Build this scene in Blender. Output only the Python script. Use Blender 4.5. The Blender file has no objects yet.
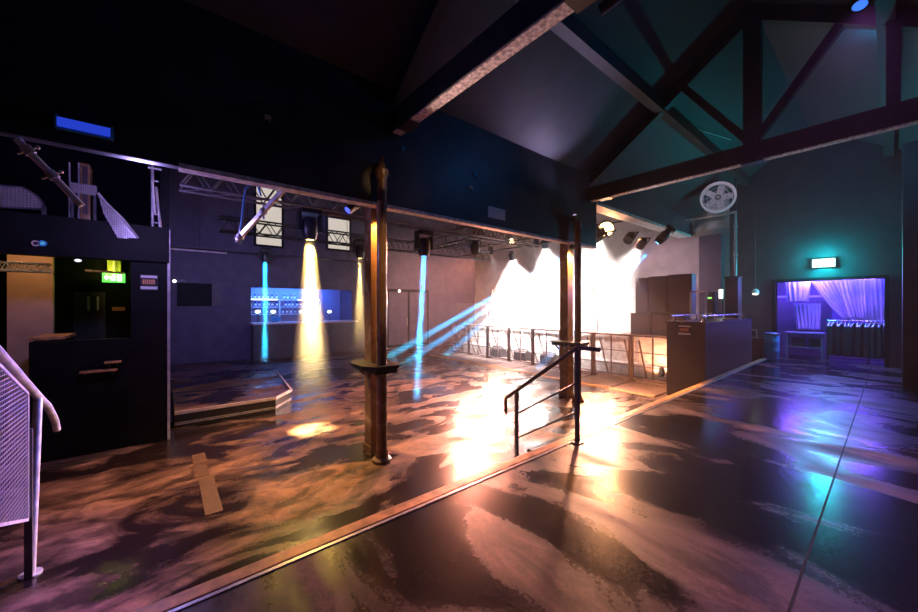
import bpy, bmesh, math, random
from mathutils import Vector, Matrix, Euler
random.seed(7)
S = bpy.context.scene
COL = S.collection
PI = math.pi

# ---------------------------------------------------------------- the room's frame
# x runs along the step edge towards the cloakroom wall, y across the dance floor towards the bar, z up; raised floor is z = 0
FU, FV = 0.6361, 0.7716            # where the camera looks, in plan
FOC, CX, CY, EYE = 357.0, 459.0, 305.5, 1.5
LOW = -0.45                        # dance floor level
EDGE = 2.34                        # step edge

def ray(px):
    t = (px - CX) / FOC
    return FU + t * FV, FV - t * FU      # x and y gained per metre of depth
def on_y(px, py, y):
    a, b = ray(px); d = y / b
    return Vector((d * a, y, EYE - d * (py - CY) / FOC))
def on_x(px, py, x):
    a, b = ray(px); d = x / a
    return Vector((x, d * b, EYE - d * (py - CY) / FOC))
def on_z(px, py, z):
    a, b = ray(px); d = (EYE - z) * FOC / (py - CY)
    return Vector((d * a, d * b, z))

# ---------------------------------------------------------------- materials
MATS = {}
def mat(name, color, rough=.5, metal=0., noise=.0, nscale=8., bump=0., emit=None, estr=0., spec=.5):
    if name in MATS: return MATS[name]
    m = bpy.data.materials.new(name); m.use_nodes = True
    nt = m.node_tree; b = nt.nodes['Principled BSDF']
    b.inputs['Base Color'].default_value = (*color, 1)
    b.inputs['Roughness'].default_value = rough
    b.inputs['Metallic'].default_value = metal
    b.inputs['Specular IOR Level'].default_value = spec
    if emit:
        b.inputs['Emission Color'].default_value = (*emit, 1)
        b.inputs['Emission Strength'].default_value = estr
    if noise or bump:
        tc = nt.nodes.new('ShaderNodeTexCoord')
        n = nt.nodes.new('ShaderNodeTexNoise'); n.inputs['Scale'].default_value = nscale
        n.inputs['Detail'].default_value = 6
        nt.links.new(tc.outputs['Object'], n.inputs['Vector'])
        if noise:
            r = nt.nodes.new('ShaderNodeValToRGB')
            lo = [max(0, c * (1 - noise)) for c in color]; hi = [min(1, c * (1 + noise)) for c in color]
            r.color_ramp.elements[0].position = .35; r.color_ramp.elements[1].position = .65
            r.color_ramp.elements[0].color = (*lo, 1); r.color_ramp.elements[1].color = (*hi, 1)
            nt.links.new(n.outputs['Fac'], r.inputs['Fac'])
            nt.links.new(r.outputs['Color'], b.inputs['Base Color'])
            mr = nt.nodes.new('ShaderNodeMapRange')
            mr.inputs['To Min'].default_value = max(.03, rough - .12); mr.inputs['To Max'].default_value = min(1, rough + .12)
            nt.links.new(n.outputs['Fac'], mr.inputs['Value']); nt.links.new(mr.outputs['Result'], b.inputs['Roughness'])
        if bump:
            bp = nt.nodes.new('ShaderNodeBump'); bp.inputs['Strength'].default_value = bump; bp.inputs['Distance'].default_value = .02
            nt.links.new(n.outputs['Fac'], bp.inputs['Height']); nt.links.new(bp.outputs['Normal'], b.inputs['Normal'])
    MATS[name] = m
    return m

def concrete(name, stretch, dry, damp, stain, wet_at, seed):
    m = bpy.data.materials.new(name); m.use_nodes = True
    nt = m.node_tree; N = nt.nodes; L = nt.links; b = N['Principled BSDF']
    tc = N.new('ShaderNodeTexCoord')
    def noise(scale, st, detail=8, rough=.6, dist=0., off=0.):
        mp = N.new('ShaderNodeMapping'); mp.inputs['Scale'].default_value = st; mp.inputs['Location'].default_value = (off + seed, off * .7, 0)
        n = N.new('ShaderNodeTexNoise'); n.inputs['Scale'].default_value = scale; n.inputs['Detail'].default_value = detail
        n.inputs['Roughness'].default_value = rough; n.inputs['Distortion'].default_value = dist
        L.new(tc.outputs['Object'], mp.inputs['Vector']); L.new(mp.outputs['Vector'], n.inputs['Vector'])
        return n.outputs['Fac']
    def ramp(src, p0, p1, c0, c1):
        r = N.new('ShaderNodeValToRGB'); e = r.color_ramp.elements
        e[0].position, e[1].position = p0, p1; e[0].color = (*c0, 1); e[1].color = (*c1, 1)
        L.new(src, r.inputs['Fac']); return r.outputs['Color']
    def mix(f, a, c):
        x = N.new('ShaderNodeMix'); x.data_type = 'RGBA'
        L.new(f, x.inputs[0]); L.new(a, x.inputs[6]); L.new(c, x.inputs[7]); return x.outputs[2]
    big = noise(.95, stretch, 9, .56, .7)                       # damp patches and streaks
    mid = noise(2.1, stretch, 10, .74, .6, 3.)
    fine = noise(40., (1, 1, 1), 4, .7, 0, 9.)
    wet = ramp(big, wet_at - .07, wet_at + .09, (1, 1, 1), (0, 0, 0))
    base = ramp(mid, .42, .60, damp, dry)
    spk = ramp(fine, .35, .65, (.6, .58, .56), (1, 1, 1))
    mul = N.new('ShaderNodeMix'); mul.data_type = 'RGBA'; mul.blend_type = 'MULTIPLY'; mul.inputs[0].default_value = .7
    L.new(base, mul.inputs[6]); L.new(spk, mul.inputs[7])
    dark = ramp(mid, .3, .8, stain, tuple(c * 1.7 for c in stain))
    colr = mix(wet, mul.outputs[2], dark)
    L.new(colr, b.inputs['Base Color'])
    r1 = ramp(mid, .25, .75, (.42,) * 3, (.62,) * 3)
    r2 = ramp(fine, .3, .7, (.14,) * 3, (.26,) * 3)
    L.new(mix(wet, r1, r2), b.inputs['Roughness'])
    r3 = ramp(mid, .2, .8, (.10,) * 3, (.2,) * 3); r4 = ramp(fine, .3, .7, (.5,) * 3, (.6,) * 3)
    L.new(mix(wet, r3, r4), b.inputs['Specular IOR Level'])
    bp = N.new('ShaderNodeBump'); bp.inputs['Strength'].default_value = .14; bp.inputs['Distance'].default_value = .01
    ad = N.new('ShaderNodeMath'); ad.operation = 'MULTIPLY_ADD'; ad.inputs[1].default_value = .06
    L.new(fine, ad.inputs[0]); L.new(mid, ad.inputs[2]); L.new(ad.outputs[0], bp.inputs['Height'])
    L.new(bp.outputs['Normal'], b.inputs['Normal'])
    return m

M_FLOOR = concrete('raised_floor_concrete', (1.35, .6, 1), (.22, .13, .115), (.05, .03, .034), (.008, .005, .007), .555, 5.41)
M_PIT = concrete('dance_floor_concrete', (1.0, 1.8, 1), (.26, .135, .105), (.045, .024, .022), (.009, .005, .006), .51, 10.54)
M_WALL = mat('aubergine_wall_paint', (.07, .056, .105), .6, noise=.2, nscale=3, bump=.1)
M_UPWALL = mat('upper_wall_paint', (.075, .062, .105), .6, noise=.2, nscale=3, bump=.1)
M_STAGEWALL = mat('stage_wall_paint', (.42, .38, .38), .7, noise=.15, nscale=2)
M_BLACK = mat('black_wall_paint', (.006, .006, .0065), .6, noise=.3, nscale=5, spec=.15)
M_FASCIA = mat('navy_black_paint', (.028, .03, .042), .42, noise=.35, nscale=2.5, bump=.08)
M_ROOF = mat('painted_roof_boards', (.032, .033, .048), .6, noise=.25, nscale=2.2, bump=.15)
M_TIMBER = mat('dark_roof_timber', (.02, .018, .02), .6, noise=.4, nscale=6, bump=.2)
M_PEEL = mat('peeling_soffit_paint', (.72, .58, .54), .7, noise=.5, nscale=22, bump=.4)
M_WHITEEDGE = mat('scuffed_white_edge', (.7, .64, .66), .6, noise=.3, nscale=14)
M_BRONZE = mat('brown_iron_paint', (.22, .125, .06), .26, noise=.12, nscale=5, bump=.1)
M_SHELF = mat('black_laminate', (.02, .018, .018), .3, noise=.3)
M_RAIL = mat('dark_grey_railing_paint', (.06, .055, .065), .35, noise=.3, nscale=10)
M_GALV = mat('galvanised_steel', (.55, .52, .55), .38, metal=.3, noise=.2, nscale=12)
M_ALU = mat('aluminium', (.6, .55, .56), .32, metal=.4, noise=.15, nscale=9)
M_BARR = mat('dull_barrier_metal', (.30, .20, .19), .4, metal=.5, noise=.2, nscale=9)
M_CHROME = mat('chrome', (.75, .74, .75), .15, metal=1)
M_TRUSS = mat('dull_truss_alloy', (.16, .15, .16), .4, metal=.7, noise=.2)
M_TRUSSB = mat('black_truss_alloy', (.05, .048, .05), .4, metal=.4, noise=.2)
M_FIX = mat('black_lamp_housing', (.018, .018, .02), .35, noise=.2)
M_CAB = mat('black_textured_cabinet', (.034, .02, .025), .5, noise=.25, nscale=30, bump=.2)
M_GRILLE = mat('steel_speaker_grille', (.06, .04, .045), .5, metal=.3, noise=.3, nscale=60)
M_NOSE = mat('worn_timber_nosing', (.58, .27, .10), .42, noise=.35, nscale=10, bump=.15)
M_TAPE = mat('worn_tape', (.065, .027, .018), .6, noise=.4, nscale=16)
M_PLINTH = mat('plinth_side_black', (.025, .022, .024), .35, noise=.3)
M_PLTOP = mat('plinth_lip', (.55, .42, .4), .45, noise=.2)
M_DECK = mat('stage_deck_ply', (.5, .42, .40), .5, noise=.2)
M_VAL = mat('pale_stage_front', (.62, .52, .48), .6, noise=.2)
M_WHITE = mat('white_plastic', (.75, .74, .75), .4)
M_CREAM = mat('cream_plaster', (.55, .38, .28), .7, noise=.12, nscale=3)
M_CABLE = mat('black_cable_rubber', (.015, .015, .016), .5)
M_BLUEC = mat('blue_cable_rubber', (.05, .22, .6), .4)
M_ORANGE = mat('orange_print', (.75, .33, .15), .6)
M_GREEN = mat('lit_green_sign_face', (.1, .6, .2), .5, emit=(.12, .95, .12), estr=1.1)
M_SIGNW = mat('lit_white_pictogram', (.9, 1, .9), .5, emit=(.9, 1, .85), estr=2.2)
M_CLOTH = mat('white_voile', (.72, .7, .75), .8, noise=.06, nscale=4)
M_PLUM = mat('pink_voile', (.5, .16, .4), .8)
M_COAT = mat('dark_coat_cloth', (.012, .02, .035), .8)
M_CLOAK = mat('cloakroom_wall_paint', (.2, .17, .3), .7)
M_BLUEP = mat('blue_drum_plastic', (.05, .3, .6), .4)
M_BAR = mat('bar_front_paint', (.075, .06, .075), .5, noise=.2)
M_BARTOP = mat('pale_bar_top', (.6, .52, .58), .3)
M_BARBACK = mat('bar_back_wall', (.3, .3, .55), .5)
M_YEL = mat('yellow_truss_and_lit_panel', (.5, .48, .12), .45, noise=.3)
def emitter(name, c, s): return mat(name, (.02, .02, .02), .4, emit=c, estr=s)
E_BLIND = emitter('daylit_window_blind', (1, .88, .76), .62)
E_BLUE = emitter('blue_beam_lens', (.12, .55, 1), 6)
E_YEL = emitter('yellow_beam_lens', (1, .68, .18), 14)
E_GOLD = emitter('golden_blinder_lens', (1, .58, .18), 24)
E_WHITE = emitter('white_lamp_lens', (1, .93, .85), 20)
E_TEAL = emitter('teal_bulkhead_diffuser', (.45, 1, .88), 5)
E_TUBE = emitter('blue_fluorescent_tube', (.03, .08, .95), .6)
E_LED = emitter('small_lamp_glass', (1, .9, .8), 5)
E_BARLED = emitter('bar_lamp_glass', (.75, .85, 1), 5)
E_UV = emitter('ultraviolet_tube', (.5, .35, 1), 3)
E_GRN = emitter('green_indicator', (.3, 1, .2), 2)

def glass(name, c, emit=0.):
    m = bpy.data.materials.new(name); m.use_nodes = True
    b = m.node_tree.nodes['Principled BSDF']
    b.inputs['Base Color'].default_value = (*c, 1); b.inputs['Roughness'].default_value = .08
    b.inputs['Transmission Weight'].default_value = .7
    return m
G_CLEAR = glass('clear_bottle_glass', (.6, .8, 1)); G_BLUE = glass('blue_bottle_glass', (.15, .35, 1)); G_PINK = glass('pink_bottle_glass', (.9, .5, .8))

def volume(name, c, dens, aniso=0., thin=None, low=.03, axis='Z'):
    m = bpy.data.materials.new(name); m.use_nodes = True
    nt = m.node_tree; nt.nodes.remove(nt.nodes['Principled BSDF'])
    v = nt.nodes.new('ShaderNodeVolumeScatter')
    v.inputs['Color'].default_value = (*c, 1); v.inputs['Density'].default_value = dens; v.inputs['Anisotropy'].default_value = aniso
    if thin:                                   # density ramp that fades the yellow beam low down and the left side
        tc = nt.nodes.new('ShaderNodeTexCoord'); sx = nt.nodes.new('ShaderNodeSeparateXYZ'); mr = nt.nodes.new('ShaderNodeMapRange'); mr.interpolation_type = 'SMOOTHSTEP'
        mr.inputs['From Min'].default_value, mr.inputs['From Max'].default_value = thin
        mr.inputs['To Min'].default_value = dens * low; mr.inputs['To Max'].default_value = dens
        nt.links.new(tc.outputs['Object'], sx.inputs[0]); nt.links.new(sx.outputs[axis], mr.inputs['Value']); nt.links.new(mr.outputs['Result'], v.inputs['Density'])
    nt.links.new(v.outputs[0], nt.nodes['Material Output'].inputs['Volume'])
    return m

# ---------------------------------------------------------------- mesh building
class MB:
    def __init__(self): self.bm = bmesh.new()
    def _add(self, geom, M): bmesh.ops.transform(self.bm, matrix=M, verts=geom)
    def box(self, a, b, bevel=0., rot=None):
        a, b = Vector(a), Vector(b)
        c = (a + b) / 2; s = b - a
        g = bmesh.ops.create_cube(self.bm, size=1)['verts']
        M = Matrix.Translation(c) @ (rot.to_4x4() if rot else Matrix()) @ Matrix.Diagonal((abs(s.x), abs(s.y), abs(s.z), 1))
        self._add(g, M)
        if bevel:
            es = list({e for v in g for e in v.link_edges})
            bmesh.ops.bevel(self.bm, geom=es, offset=bevel, segments=2, affect='EDGES', profile=.7)
        return self
    def bar(self, p0, p1, w, h, up=(0, 0, 1), bevel=0.):
        p0, p1 = Vector(p0), Vector(p1); d = p1 - p0; L = d.length; z = d.normalized()
        up = Vector(up)
        if abs(z.dot(up)) > .98: up = Vector((0, 1, 0))
        x = up.cross(z).normalized(); y = z.cross(x)
        R = Matrix((x, y, z)).transposed()
        return self.box((p0 + p1) / 2 - Vector((w, h, L)) / 2, (p0 + p1) / 2 + Vector((w, h, L)) / 2, bevel, R)
    def tube(self, p0, p1, r, seg=12, r2=None):
        p0, p1 = Vector(p0), Vector(p1); d = p1 - p0
        g = bmesh.ops.create_cone(self.bm, cap_ends=True, segments=seg, radius1=r, radius2=r if r2 is None else r2, depth=d.length)['verts']
        self._add(g, Matrix.Translation((p0 + p1) / 2) @ d.to_track_quat('Z', 'Y').to_matrix().to_4x4())
        return self
    def path(self, pts, r, seg=10):
        pts = [Vector(p) for p in pts]
        for a, b in zip(pts, pts[1:]): self.tube(a, b, r, seg)
        for p in pts[1:-1]: self.ball(p, r * 1.0, 8)
        return self
    def ball(self, c, r, seg=12, scale=(1, 1, 1)):
        g = bmesh.ops.create_uvsphere(self.bm, u_segments=seg, v_segments=max(6, seg // 2), radius=r)['verts']
        self._add(g, Matrix.Translation(c) @ Matrix.Diagonal((*scale, 1))); return self
    def lathe(self, prof, c=(0, 0, 0), axis=(0, 0, 1), seg=24):
        c = Vector(c); Q = Vector(axis).to_track_quat('Z', 'Y').to_matrix()
        rings = []
        for r, z in prof:
            if r < 1e-5: rings.append([self.bm.verts.new(c + Q @ Vector((0, 0, z)))])
            else: rings.append([self.bm.verts.new(c + Q @ Vector((r * math.cos(2 * PI * k / seg), r * math.sin(2 * PI * k / seg), z))) for k in range(seg)])
        for A, B in zip(rings, rings[1:]):
            for k in range(seg):
                k2 = (k + 1) % seg
                f = ([A[k % len(A)], A[k2 % len(A)], B[k2 % len(B)], B[k % len(B)]])
                f2 = []
                for v in f:
                    if v not in f2: f2.append(v)
                if len(f2) > 2:
                    try: self.bm.faces.new(f2)
                    except ValueError: pass
        return self
    def prism(self, pts, vec):
        vec = Vector(vec)
        A = [self.bm.verts.new(Vector(p)) for p in pts]; B = [self.bm.verts.new(Vector(p) + vec) for p in pts]
        self.bm.faces.new(A); self.bm.faces.new(B[::-1])
        n = len(A)
        for k in range(n): self.bm.faces.new((A[k], B[k], B[(k + 1) % n], A[(k + 1) % n]))
        return self
    def build(self, name, m, parent=None, smooth=False, label=None):
        bmesh.ops.recalc_face_normals(self.bm, faces=self.bm.faces)
        me = bpy.data.meshes.new(name); self.bm.to_mesh(me); self.bm.free()
        me.materials.append(m)
        o = bpy.data.objects.new(name, me); COL.objects.link(o)
        if smooth:
            for p in me.polygons: p.use_smooth = True
            me.set_sharp_from_angle(angle=math.radians(40))
        if parent: o.parent = parent
        if label: o['label'] = label
        return o

def tag(o, label, cat, group=None, kind=None):
    if label: o['label'] = label
    if cat: o['category'] = cat
    if group: o['group'] = group
    if kind: o['kind'] = kind
    return o
def thing(name, label, cat, group=None):
    o = bpy.data.objects.new(name, None); COL.objects.link(o); o.empty_display_size = .1
    return tag(o, label, cat, group)
def settle(root, loc):                        # parts were drawn in room coordinates: move the origin to the base
    loc = Vector(loc); seen = set()
    T = Matrix.Translation(-loc)
    def walk(o):
        if o.type == 'MESH' and o.data.name not in seen:
            seen.add(o.data.name); o.data.transform(T)
        for c in o.children: walk(c)
    walk(root); root.location = loc
    return root
def struct(name, mb, m, smooth=False, parent=None):
    o = mb.build(name, m, parent, smooth)
    if parent is None: o['kind'] = 'structure'
    return o
def copy_tree(o, parent=None):
    c = o.copy(); COL.objects.link(c)
    if parent: c.parent = parent
    for ch in list(o.children): copy_tree(ch, c)
    return c
def again(src, loc, rot=None, label=None, group=None):
    c = copy_tree(src); c.location = loc
    if rot is not None: c.rotation_euler = rot
    if label: c['label'] = label
    if group: c['group'] = group
    return c
def aim(direction):                           # rotation that turns -Z onto the direction
    return Vector(direction).to_track_quat('-Z', 'Y').to_euler()

def lamp(kind, loc, target=None, color=(1, 1, 1), power=100, size=.1, angle=60, blend=.5, size_y=None):
    d = bpy.data.lights.new('light', kind); d.color = color; d.energy = power
    o = bpy.data.objects.new('light', d); COL.objects.link(o); o.location = loc
    if kind == 'SPOT': d.spot_size = math.radians(angle); d.spot_blend = blend; d.shadow_soft_size = size
    elif kind == 'POINT': d.shadow_soft_size = size
    elif kind == 'AREA':
        d.size = size
        if size_y: d.shape = 'RECTANGLE'; d.size_y = size_y
    if target is not None: o.rotation_euler = (Vector(target) - Vector(loc)).to_track_quat('-Z', 'Y').to_euler()
    return o

def off(p, t_, k=.05): return Vector(p) + (Vector(t_) - Vector(p)).normalized() * k
# ================================================================ camera
cd = bpy.data.cameras.new('camera'); cam = bpy.data.objects.new('camera', cd); COL.objects.link(cam)
cd.sensor_fit = 'HORIZONTAL'; cd.sensor_width = 36; cd.lens = 36 * FOC / 918; cd.clip_start = .03; cd.clip_end = 80
cd.shift_y = -.5 / 918
cam.location = (0, 0, EYE)
cam.rotation_euler = (PI / 2, 0, -math.atan2(FU, FV))
S.camera = cam

# ================================================================ the setting
X0, X1, Y0, Y1 = -4.5, 13.5, -1.5, 15.0
WY = 4.2                                        # plane of the big beam between the two halves
struct('floor_raised', MB().box((X0, Y0, LOW - .1), (X1 + 2.6, EDGE, 0)), M_FLOOR)
struct('floor_dance', MB().box((X0, EDGE, LOW - .1), (X1, Y1, LOW)), M_PIT)
struct('trim_1', MB().box((X0, EDGE - .085, -.03), (X1, EDGE + .012, .012), .006), M_NOSE)
struct('trim_2', MB().box((X0, EDGE - .115, -.01), (X1, EDGE - .088, .007), .002), M_ALU)
gr = MB().box((X0, .316, 0), (X1, .328, .0012)); struct('trim_3', gr, M_BLACK)
# gable wall with the cloakroom opening
CY0, CY1, CZ = .12, 2.12, 2.16
w = MB()
w.box((X1, Y0, -.0), (X1 + .2, CY0, CZ)); w.box((X1, CY1, LOW), (X1 + .2, 3.2, CZ)); w.box((X1, Y0, CZ), (X1 + .2, 3.2, 6.6))
struct('wall_east', w, mat('gable_wall_paint', (.03, .034, .045), .6, noise=.2, nscale=3, bump=.1))
struct('wall_stage', MB().box((X1, 3.2, LOW), (X1 + .2, Y1 + .2, 6.6)), M_STAGEWALL)
struct('wall_pilaster', MB().box((X1 - .25, 3.35, 0), (X1, 3.95, 3.72), .01), M_UPWALL)
# far wall with bar opening
BX0, BX1, BZ0, BZ1 = 2.45, 6.3, .78, 2.17
w = MB()
w.box((X0, Y1, LOW), (BX0, Y1 + .2, BZ1)); w.box((BX1, Y1, LOW), (X1, Y1 + .2, BZ1)); w.box((BX0, Y1, LOW), (BX1, Y1 + .2, BZ0))
struct('wall_north_lower', w, M_WALL)
struct('wall_north_upper', MB().box((X0, Y1 - .03, BZ1), (X1, Y1 + .2, 6.6)), M_UPWALL)
w = MB(); w.box((BX0 - .1, Y1 + 1.5, LOW), (BX1 + .1, Y1 + 1.6, 2.6)); struct('wall_bar_back', w, M_BARBACK)
w = MB(); w.box((BX0 - .15, Y1 + .2, LOW), (BX0 - .05, Y1 + 1.5, 2.6)); w.box((BX1 + .05, Y1 + .2, LOW), (BX1 + .15, Y1 + 1.5, 2.6)); struct('wall_bar_sides', w, M_WALL)
struct('ceiling_bar', MB().box((BX0 - .15, Y1 + .2, 2.5), (BX1 + .15, Y1 + 1.6, 2.6)), M_WALL)
struct('floor_bar', MB().box((BX0 - .15, Y1 + .2, LOW - .1), (BX1 + .15, Y1 + 1.6, LOW)), M_BLACK)
struct('wall_west', MB().box((X0 - .2, Y0, LOW), (X0, Y1, 6.6)), M_BLACK)
struct('wall_south', MB().box((X0, Y0 - .2, LOW), (X1 + 2.6, Y0, 6.6)), M_BLACK)
struct('ceiling_hall', MB().box((X0, WY + .3, 6.2), (X1, Y1, 6.3)), M_BLACK)
# roof over the raised floor
RV, RZ = 1.4, 6.25
def roof_z(y): return RZ - .68 * abs(y - RV)
w = MB(); w.prism([(X0, WY + .1, roof_z(WY + .1)), (X0, RV, RZ), (X0, RV, RZ + .12), (X0, WY + .1, roof_z(WY + .1) + .12)], (X1 - X0, 0, 0)); struct('ceiling_slope_north', w, M_ROOF)
w = MB(); w.prism([(X0, Y0, roof_z(Y0)), (X0, RV, RZ), (X0, RV, RZ + .12), (X0, Y0, roof_z(Y0) + .12)], (X1 - X0, 0, 0)); struct('ceiling_slope_south', w, M_ROOF)
for y in (2.75, .05):
    w = MB().box((X0, y - .08, roof_z(y) - .24), (X1, y + .08, roof_z(y) - .02)); struct('trim_purlin', w, M_TIMBER)
# the deep beam on the columns and the lintel beyond it
FEND = 7.45
struct('wall_beam', MB().box((X0, WY, 2.79), (FEND, WY + .12, 4.40), .015), M_FASCIA)
struct('trim_beam_edge', MB().box((.1, WY - .012, 2.775), (FEND, WY + .13, 2.82), .004), M_WHITEEDGE)
struct('wall_lintel', MB().box((FEND, WY, 3.80), (X1, WY + .3, 6.3)), M_UPWALL)
struct('wall_beam_upper', MB().box((X0, WY + .1, 4.40), (FEND, WY + .3, 6.3)), M_BLACK)
struct('trim_lintel_edge', MB().box((FEND, WY - .02, 3.74), (X1 - .25, WY + .32, 3.81), .004), M_WHITEEDGE)
struct('wall_pier', MB().box((10.2, -1.5, 0), (10.7, -.12, 4.4), .01), mat('gable_wall_paint', (.03, .034, .045)))
# roof trusses: king post, rafters, tie, struts
def roof_truss(x, label):
    t = thing('roof_truss', label, 'roof truss')
    h = .075
    tie = MB().box((x - h, Y0, 3.77), (x + h, WY, 4.05), .008).build('tie_beam', M_TIMBER, t)
    MB().box((x - h + .012, Y0, 3.755), (x + h - .012, WY - .05, 3.771)).build('soffit', M_PEEL, tie, label='peeling pale paint on the underside')
    for sgn in (1, -1):
        e = WY - .02 if sgn > 0 else Y0 + .02
        MB().prism([(x - .07, e, roof_z(e) - .26), (x - .07, RV, RZ - .26), (x - .07, RV, RZ - .02), (x - .07, e, roof_z(e) - .02)], (.14, 0, 0)).build('rafter', M_TIMBER, t)
        ys = RV + sgn * .95
        MB().bar((x, RV + sgn * .06, 4.12), (x, ys, roof_z(ys) - .24), .11, .11, (1, 0, 0)).build('strut', M_TIMBER, t)
    MB().box((x - .075, RV - .11, 4.05), (x + .075, RV + .11, RZ - .05), .008).build('king_post', M_TIMBER, t)
    MB().box((x - .07, -.07, 4.05), (x + .07, .05, roof_z(0) - .2), .006).build('queen_post', M_TIMBER, t)
    for y in (WY - .35, RV): MB().box((x - h - .012, y - .14, 3.74), (x + h + .012, y + .14, 3.80)).build('iron_plate', M_TRUSSB, t)
    settle(t, (x, RV, 3.755)); return t
roof_truss(2.36, 'dark timber roof truss with peeling pale underside above the first column')
roof_truss(7.17, 'dark timber roof truss meeting the beam at the second column')

# hidden steps between the two levels, beside the handrail
st = MB()
for k in range(2): st.box((3.52, EDGE + .012, LOW), (5.0, EDGE + .29 * (2 - k), LOW + .15 * (k + 1)))
struct('floor_steps', st, M_PIT)

# ================================================================ columns
def column(xr, yr, xb, yb, lr, lb):
    t = thing('iron_column', lr, 'column', 'round iron columns')
    MB().lathe([(.0, 0), (.12, 0), (.12, .035), (.085, .06), (.078, .12)], (xr, yr, LOW), seg=28).build('base', M_BRONZE, t, True)
    MB().lathe([(.066, .1), (.063, 3.55), (.063, 3.56)], (xr, yr, LOW), seg=28).build('shaft', M_BRONZE, t, True)
    MB().lathe([(.063, 3.53), (.082, 3.58), (.082, 3.65), (.05, 3.67), (.034, 3.75), (.016, 3.83), (0, 3.83)], (xr, yr, LOW), seg=28).build('capital', M_BRONZE, t, True)
    MB().box((xr - .05, yr, 3.2), (xr + .05, WY + .01, 3.3), .01).build('bracket', M_BRONZE, t)
    settle(t, (xr, yr, LOW))
    t2 = thing('box_column', lb, 'column', 'square box columns')
    a, b = .1, .1
    MB().box((xb - a, yb - b, LOW), (xb + a, yb + b, 3.05), .006).build('casing', M_BRONZE, t2)
    MB().box((xb - a - .012, yb - b - .012, LOW), (xb + a + .012, yb + b + .012, LOW + .09), .004).build('plinth', M_BRONZE, t2)
    settle(t2, (xb, yb, LOW))
def shelf(xr, yr, xb, yb, label):
    t = thing('drinks_shelf', label, 'shelf', 'drinks shelves around the columns')
    x, y = (xr + xb) / 2, (yr + yb) / 2
    z = .72
    pts = [(x - .25, y - .16), (x - .15, y - .36), (x + .15, y - .36), (x + .25, y - .16), (x + .25, y + .18), (x + .15, y + .38), (x - .15, y + .38), (x - .25, y + .18)]
    MB().prism([(p, q, z) for p, q in pts], (0, 0, .04)).build('top', M_SHELF, t)
    for p, q in pts[::2]: MB().bar((xr + (p - xr) * .25, yb + (q - yb) * .25, z - .14), (x + (p - x) * .85, y + (q - y) * .85, z - .01), .02, .03).build('bracket', M_SHELF, t)
    MB().box((xb - .14, yr - .14, z - .06), (xb + .14, yb + .16, z), .008).build('collar', M_SHELF, t)
    settle(t, (x, y, z - .14))
c1 = on_z(380.5, 460, LOW); c2 = on_z(574.5, 400.5, LOW)
cb1 = Vector((c1.x + .0, 4.45, LOW)); cb2 = Vector((c2.x + .0, 4.47, LOW))
column(c1.x, 4.07, 2.19, 4.45, 'round brown iron column with a conical cap at the front of the dance floor', 'square brown box column behind the round column near the dance floor')
column(c2.x, 4.07, 6.66, 4.45, 'round brown iron column behind the short stair handrail', 'square brown box column lit orange beside the stage barrier')
shelf(c1.x, 4.07, cb1.x, 4.45, 'black drinks shelf fixed around the column pair in the middle of the room')
shelf(c2.x, 4.07, cb2.x, 4.45, 'black drinks shelf around the column pair behind the handrail')

# ================================================================ handrails
t = thing('stair_handrail', 'dark steel handrail with two posts descending from the raised floor edge', 'handrail')
hx = 3.48
yA, yB = 2.19, 3.06
zA, zB = 1.04, .41
slope = (zB - zA) / (yB - yA)
MB().path([(hx, 1.93, zA), (hx, yA, zA), (hx, 3.25, zA + slope * (3.25 - yA)), (hx, 3.25, zA + slope * (3.25 - yA) - .19)], .024, 12).build('top_rail', M_RAIL, t, True)
MB().box((hx - .02, yA - .02, .0), (hx + .02, yA + .02, zA), .003).build('post', M_RAIL, t)
MB().box((hx - .02, yB - .02, LOW), (hx + .02, yB + .02, zB - .01), .003).build('post', M_RAIL, t)
for dz in (.385, .70):
    MB().tube((hx, yA, zA - dz), (hx, yB, zB - dz + .09), .011, 8).build('middle_rail', M_RAIL, t, True)
MB().box((hx - .05, yA - .05, 0), (hx + .05, yA + .05, .01)).build('foot_plate', M_RAIL, t)
settle(t, (hx, yA, 0))

t = thing('ramp_handrail', 'painted handrail with perforated metal infill and hooked end at the left', 'handrail')
rx = -.75
def zr(y): return 1.21 - (y - 3.35) * .5
MB().path([(rx, 2.45, zr(2.45)), (rx, 3.35, zr(3.35)), (rx, 4.25, zr(4.25)), (rx, 4.45, .67), (rx, 4.61, .56), (rx, 4.73, .47), (rx, 4.79, .38)], .026, 12).build('top_rail', M_GALV, t, True)
MB().tube((rx, 3.97, LOW), (rx, 4.17, .80), .026, 12).build('post', M_GALV, t, True)
MB().tube((rx, 2.5, LOW), (rx, 2.5, zr(2.5)), .024, 12).build('post', M_GALV, t, True)
MB().lathe([(0, 0), (.06, 0), (.06, .012), (.0, .012)], (rx, 3.97, LOW)).build('foot_plate', M_GALV, t)
def zt(y): return zr(y) - .07
f = MB()
pp = [(rx, 2.62, zt(2.62) - .01), (rx, 3.9, zt(3.9) + .01), (rx, 3.9, -.02), (rx, 2.62, .5)]
for a, b in zip(pp, pp[1:] + pp[:1]): f.bar(a, b, .02, .012, (1, 0, 0))
f.build('infill_frame', M_GALV, t)
m = MB()
y = 2.64
while y < 3.9:
    zb = -.02 + (3.9 - y) * .406
    m.box((rx - .0015, y - .003, zb), (rx + .0015, y + .003, zt(y))); y += .03
z = 0.
while z < 1.5:
    ya = max(2.64, 3.9 - (z + .02) / .406); yb = min(3.9, 3.35 + (1.14 - z) / .5)
    if yb > ya + .02: m.box((rx - .0015, ya, z - .003), (rx + .0015, yb, z + .003))
    z += .03
m.build('perforated_infill', mat('infill_steel', (.3, .27, .36), .4, metal=.3), t)
MB().box((rx - .02, 3.91, LOW), (rx + .02, 3.935, .62), .003).build('infill_post', M_RAIL, t)
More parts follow.
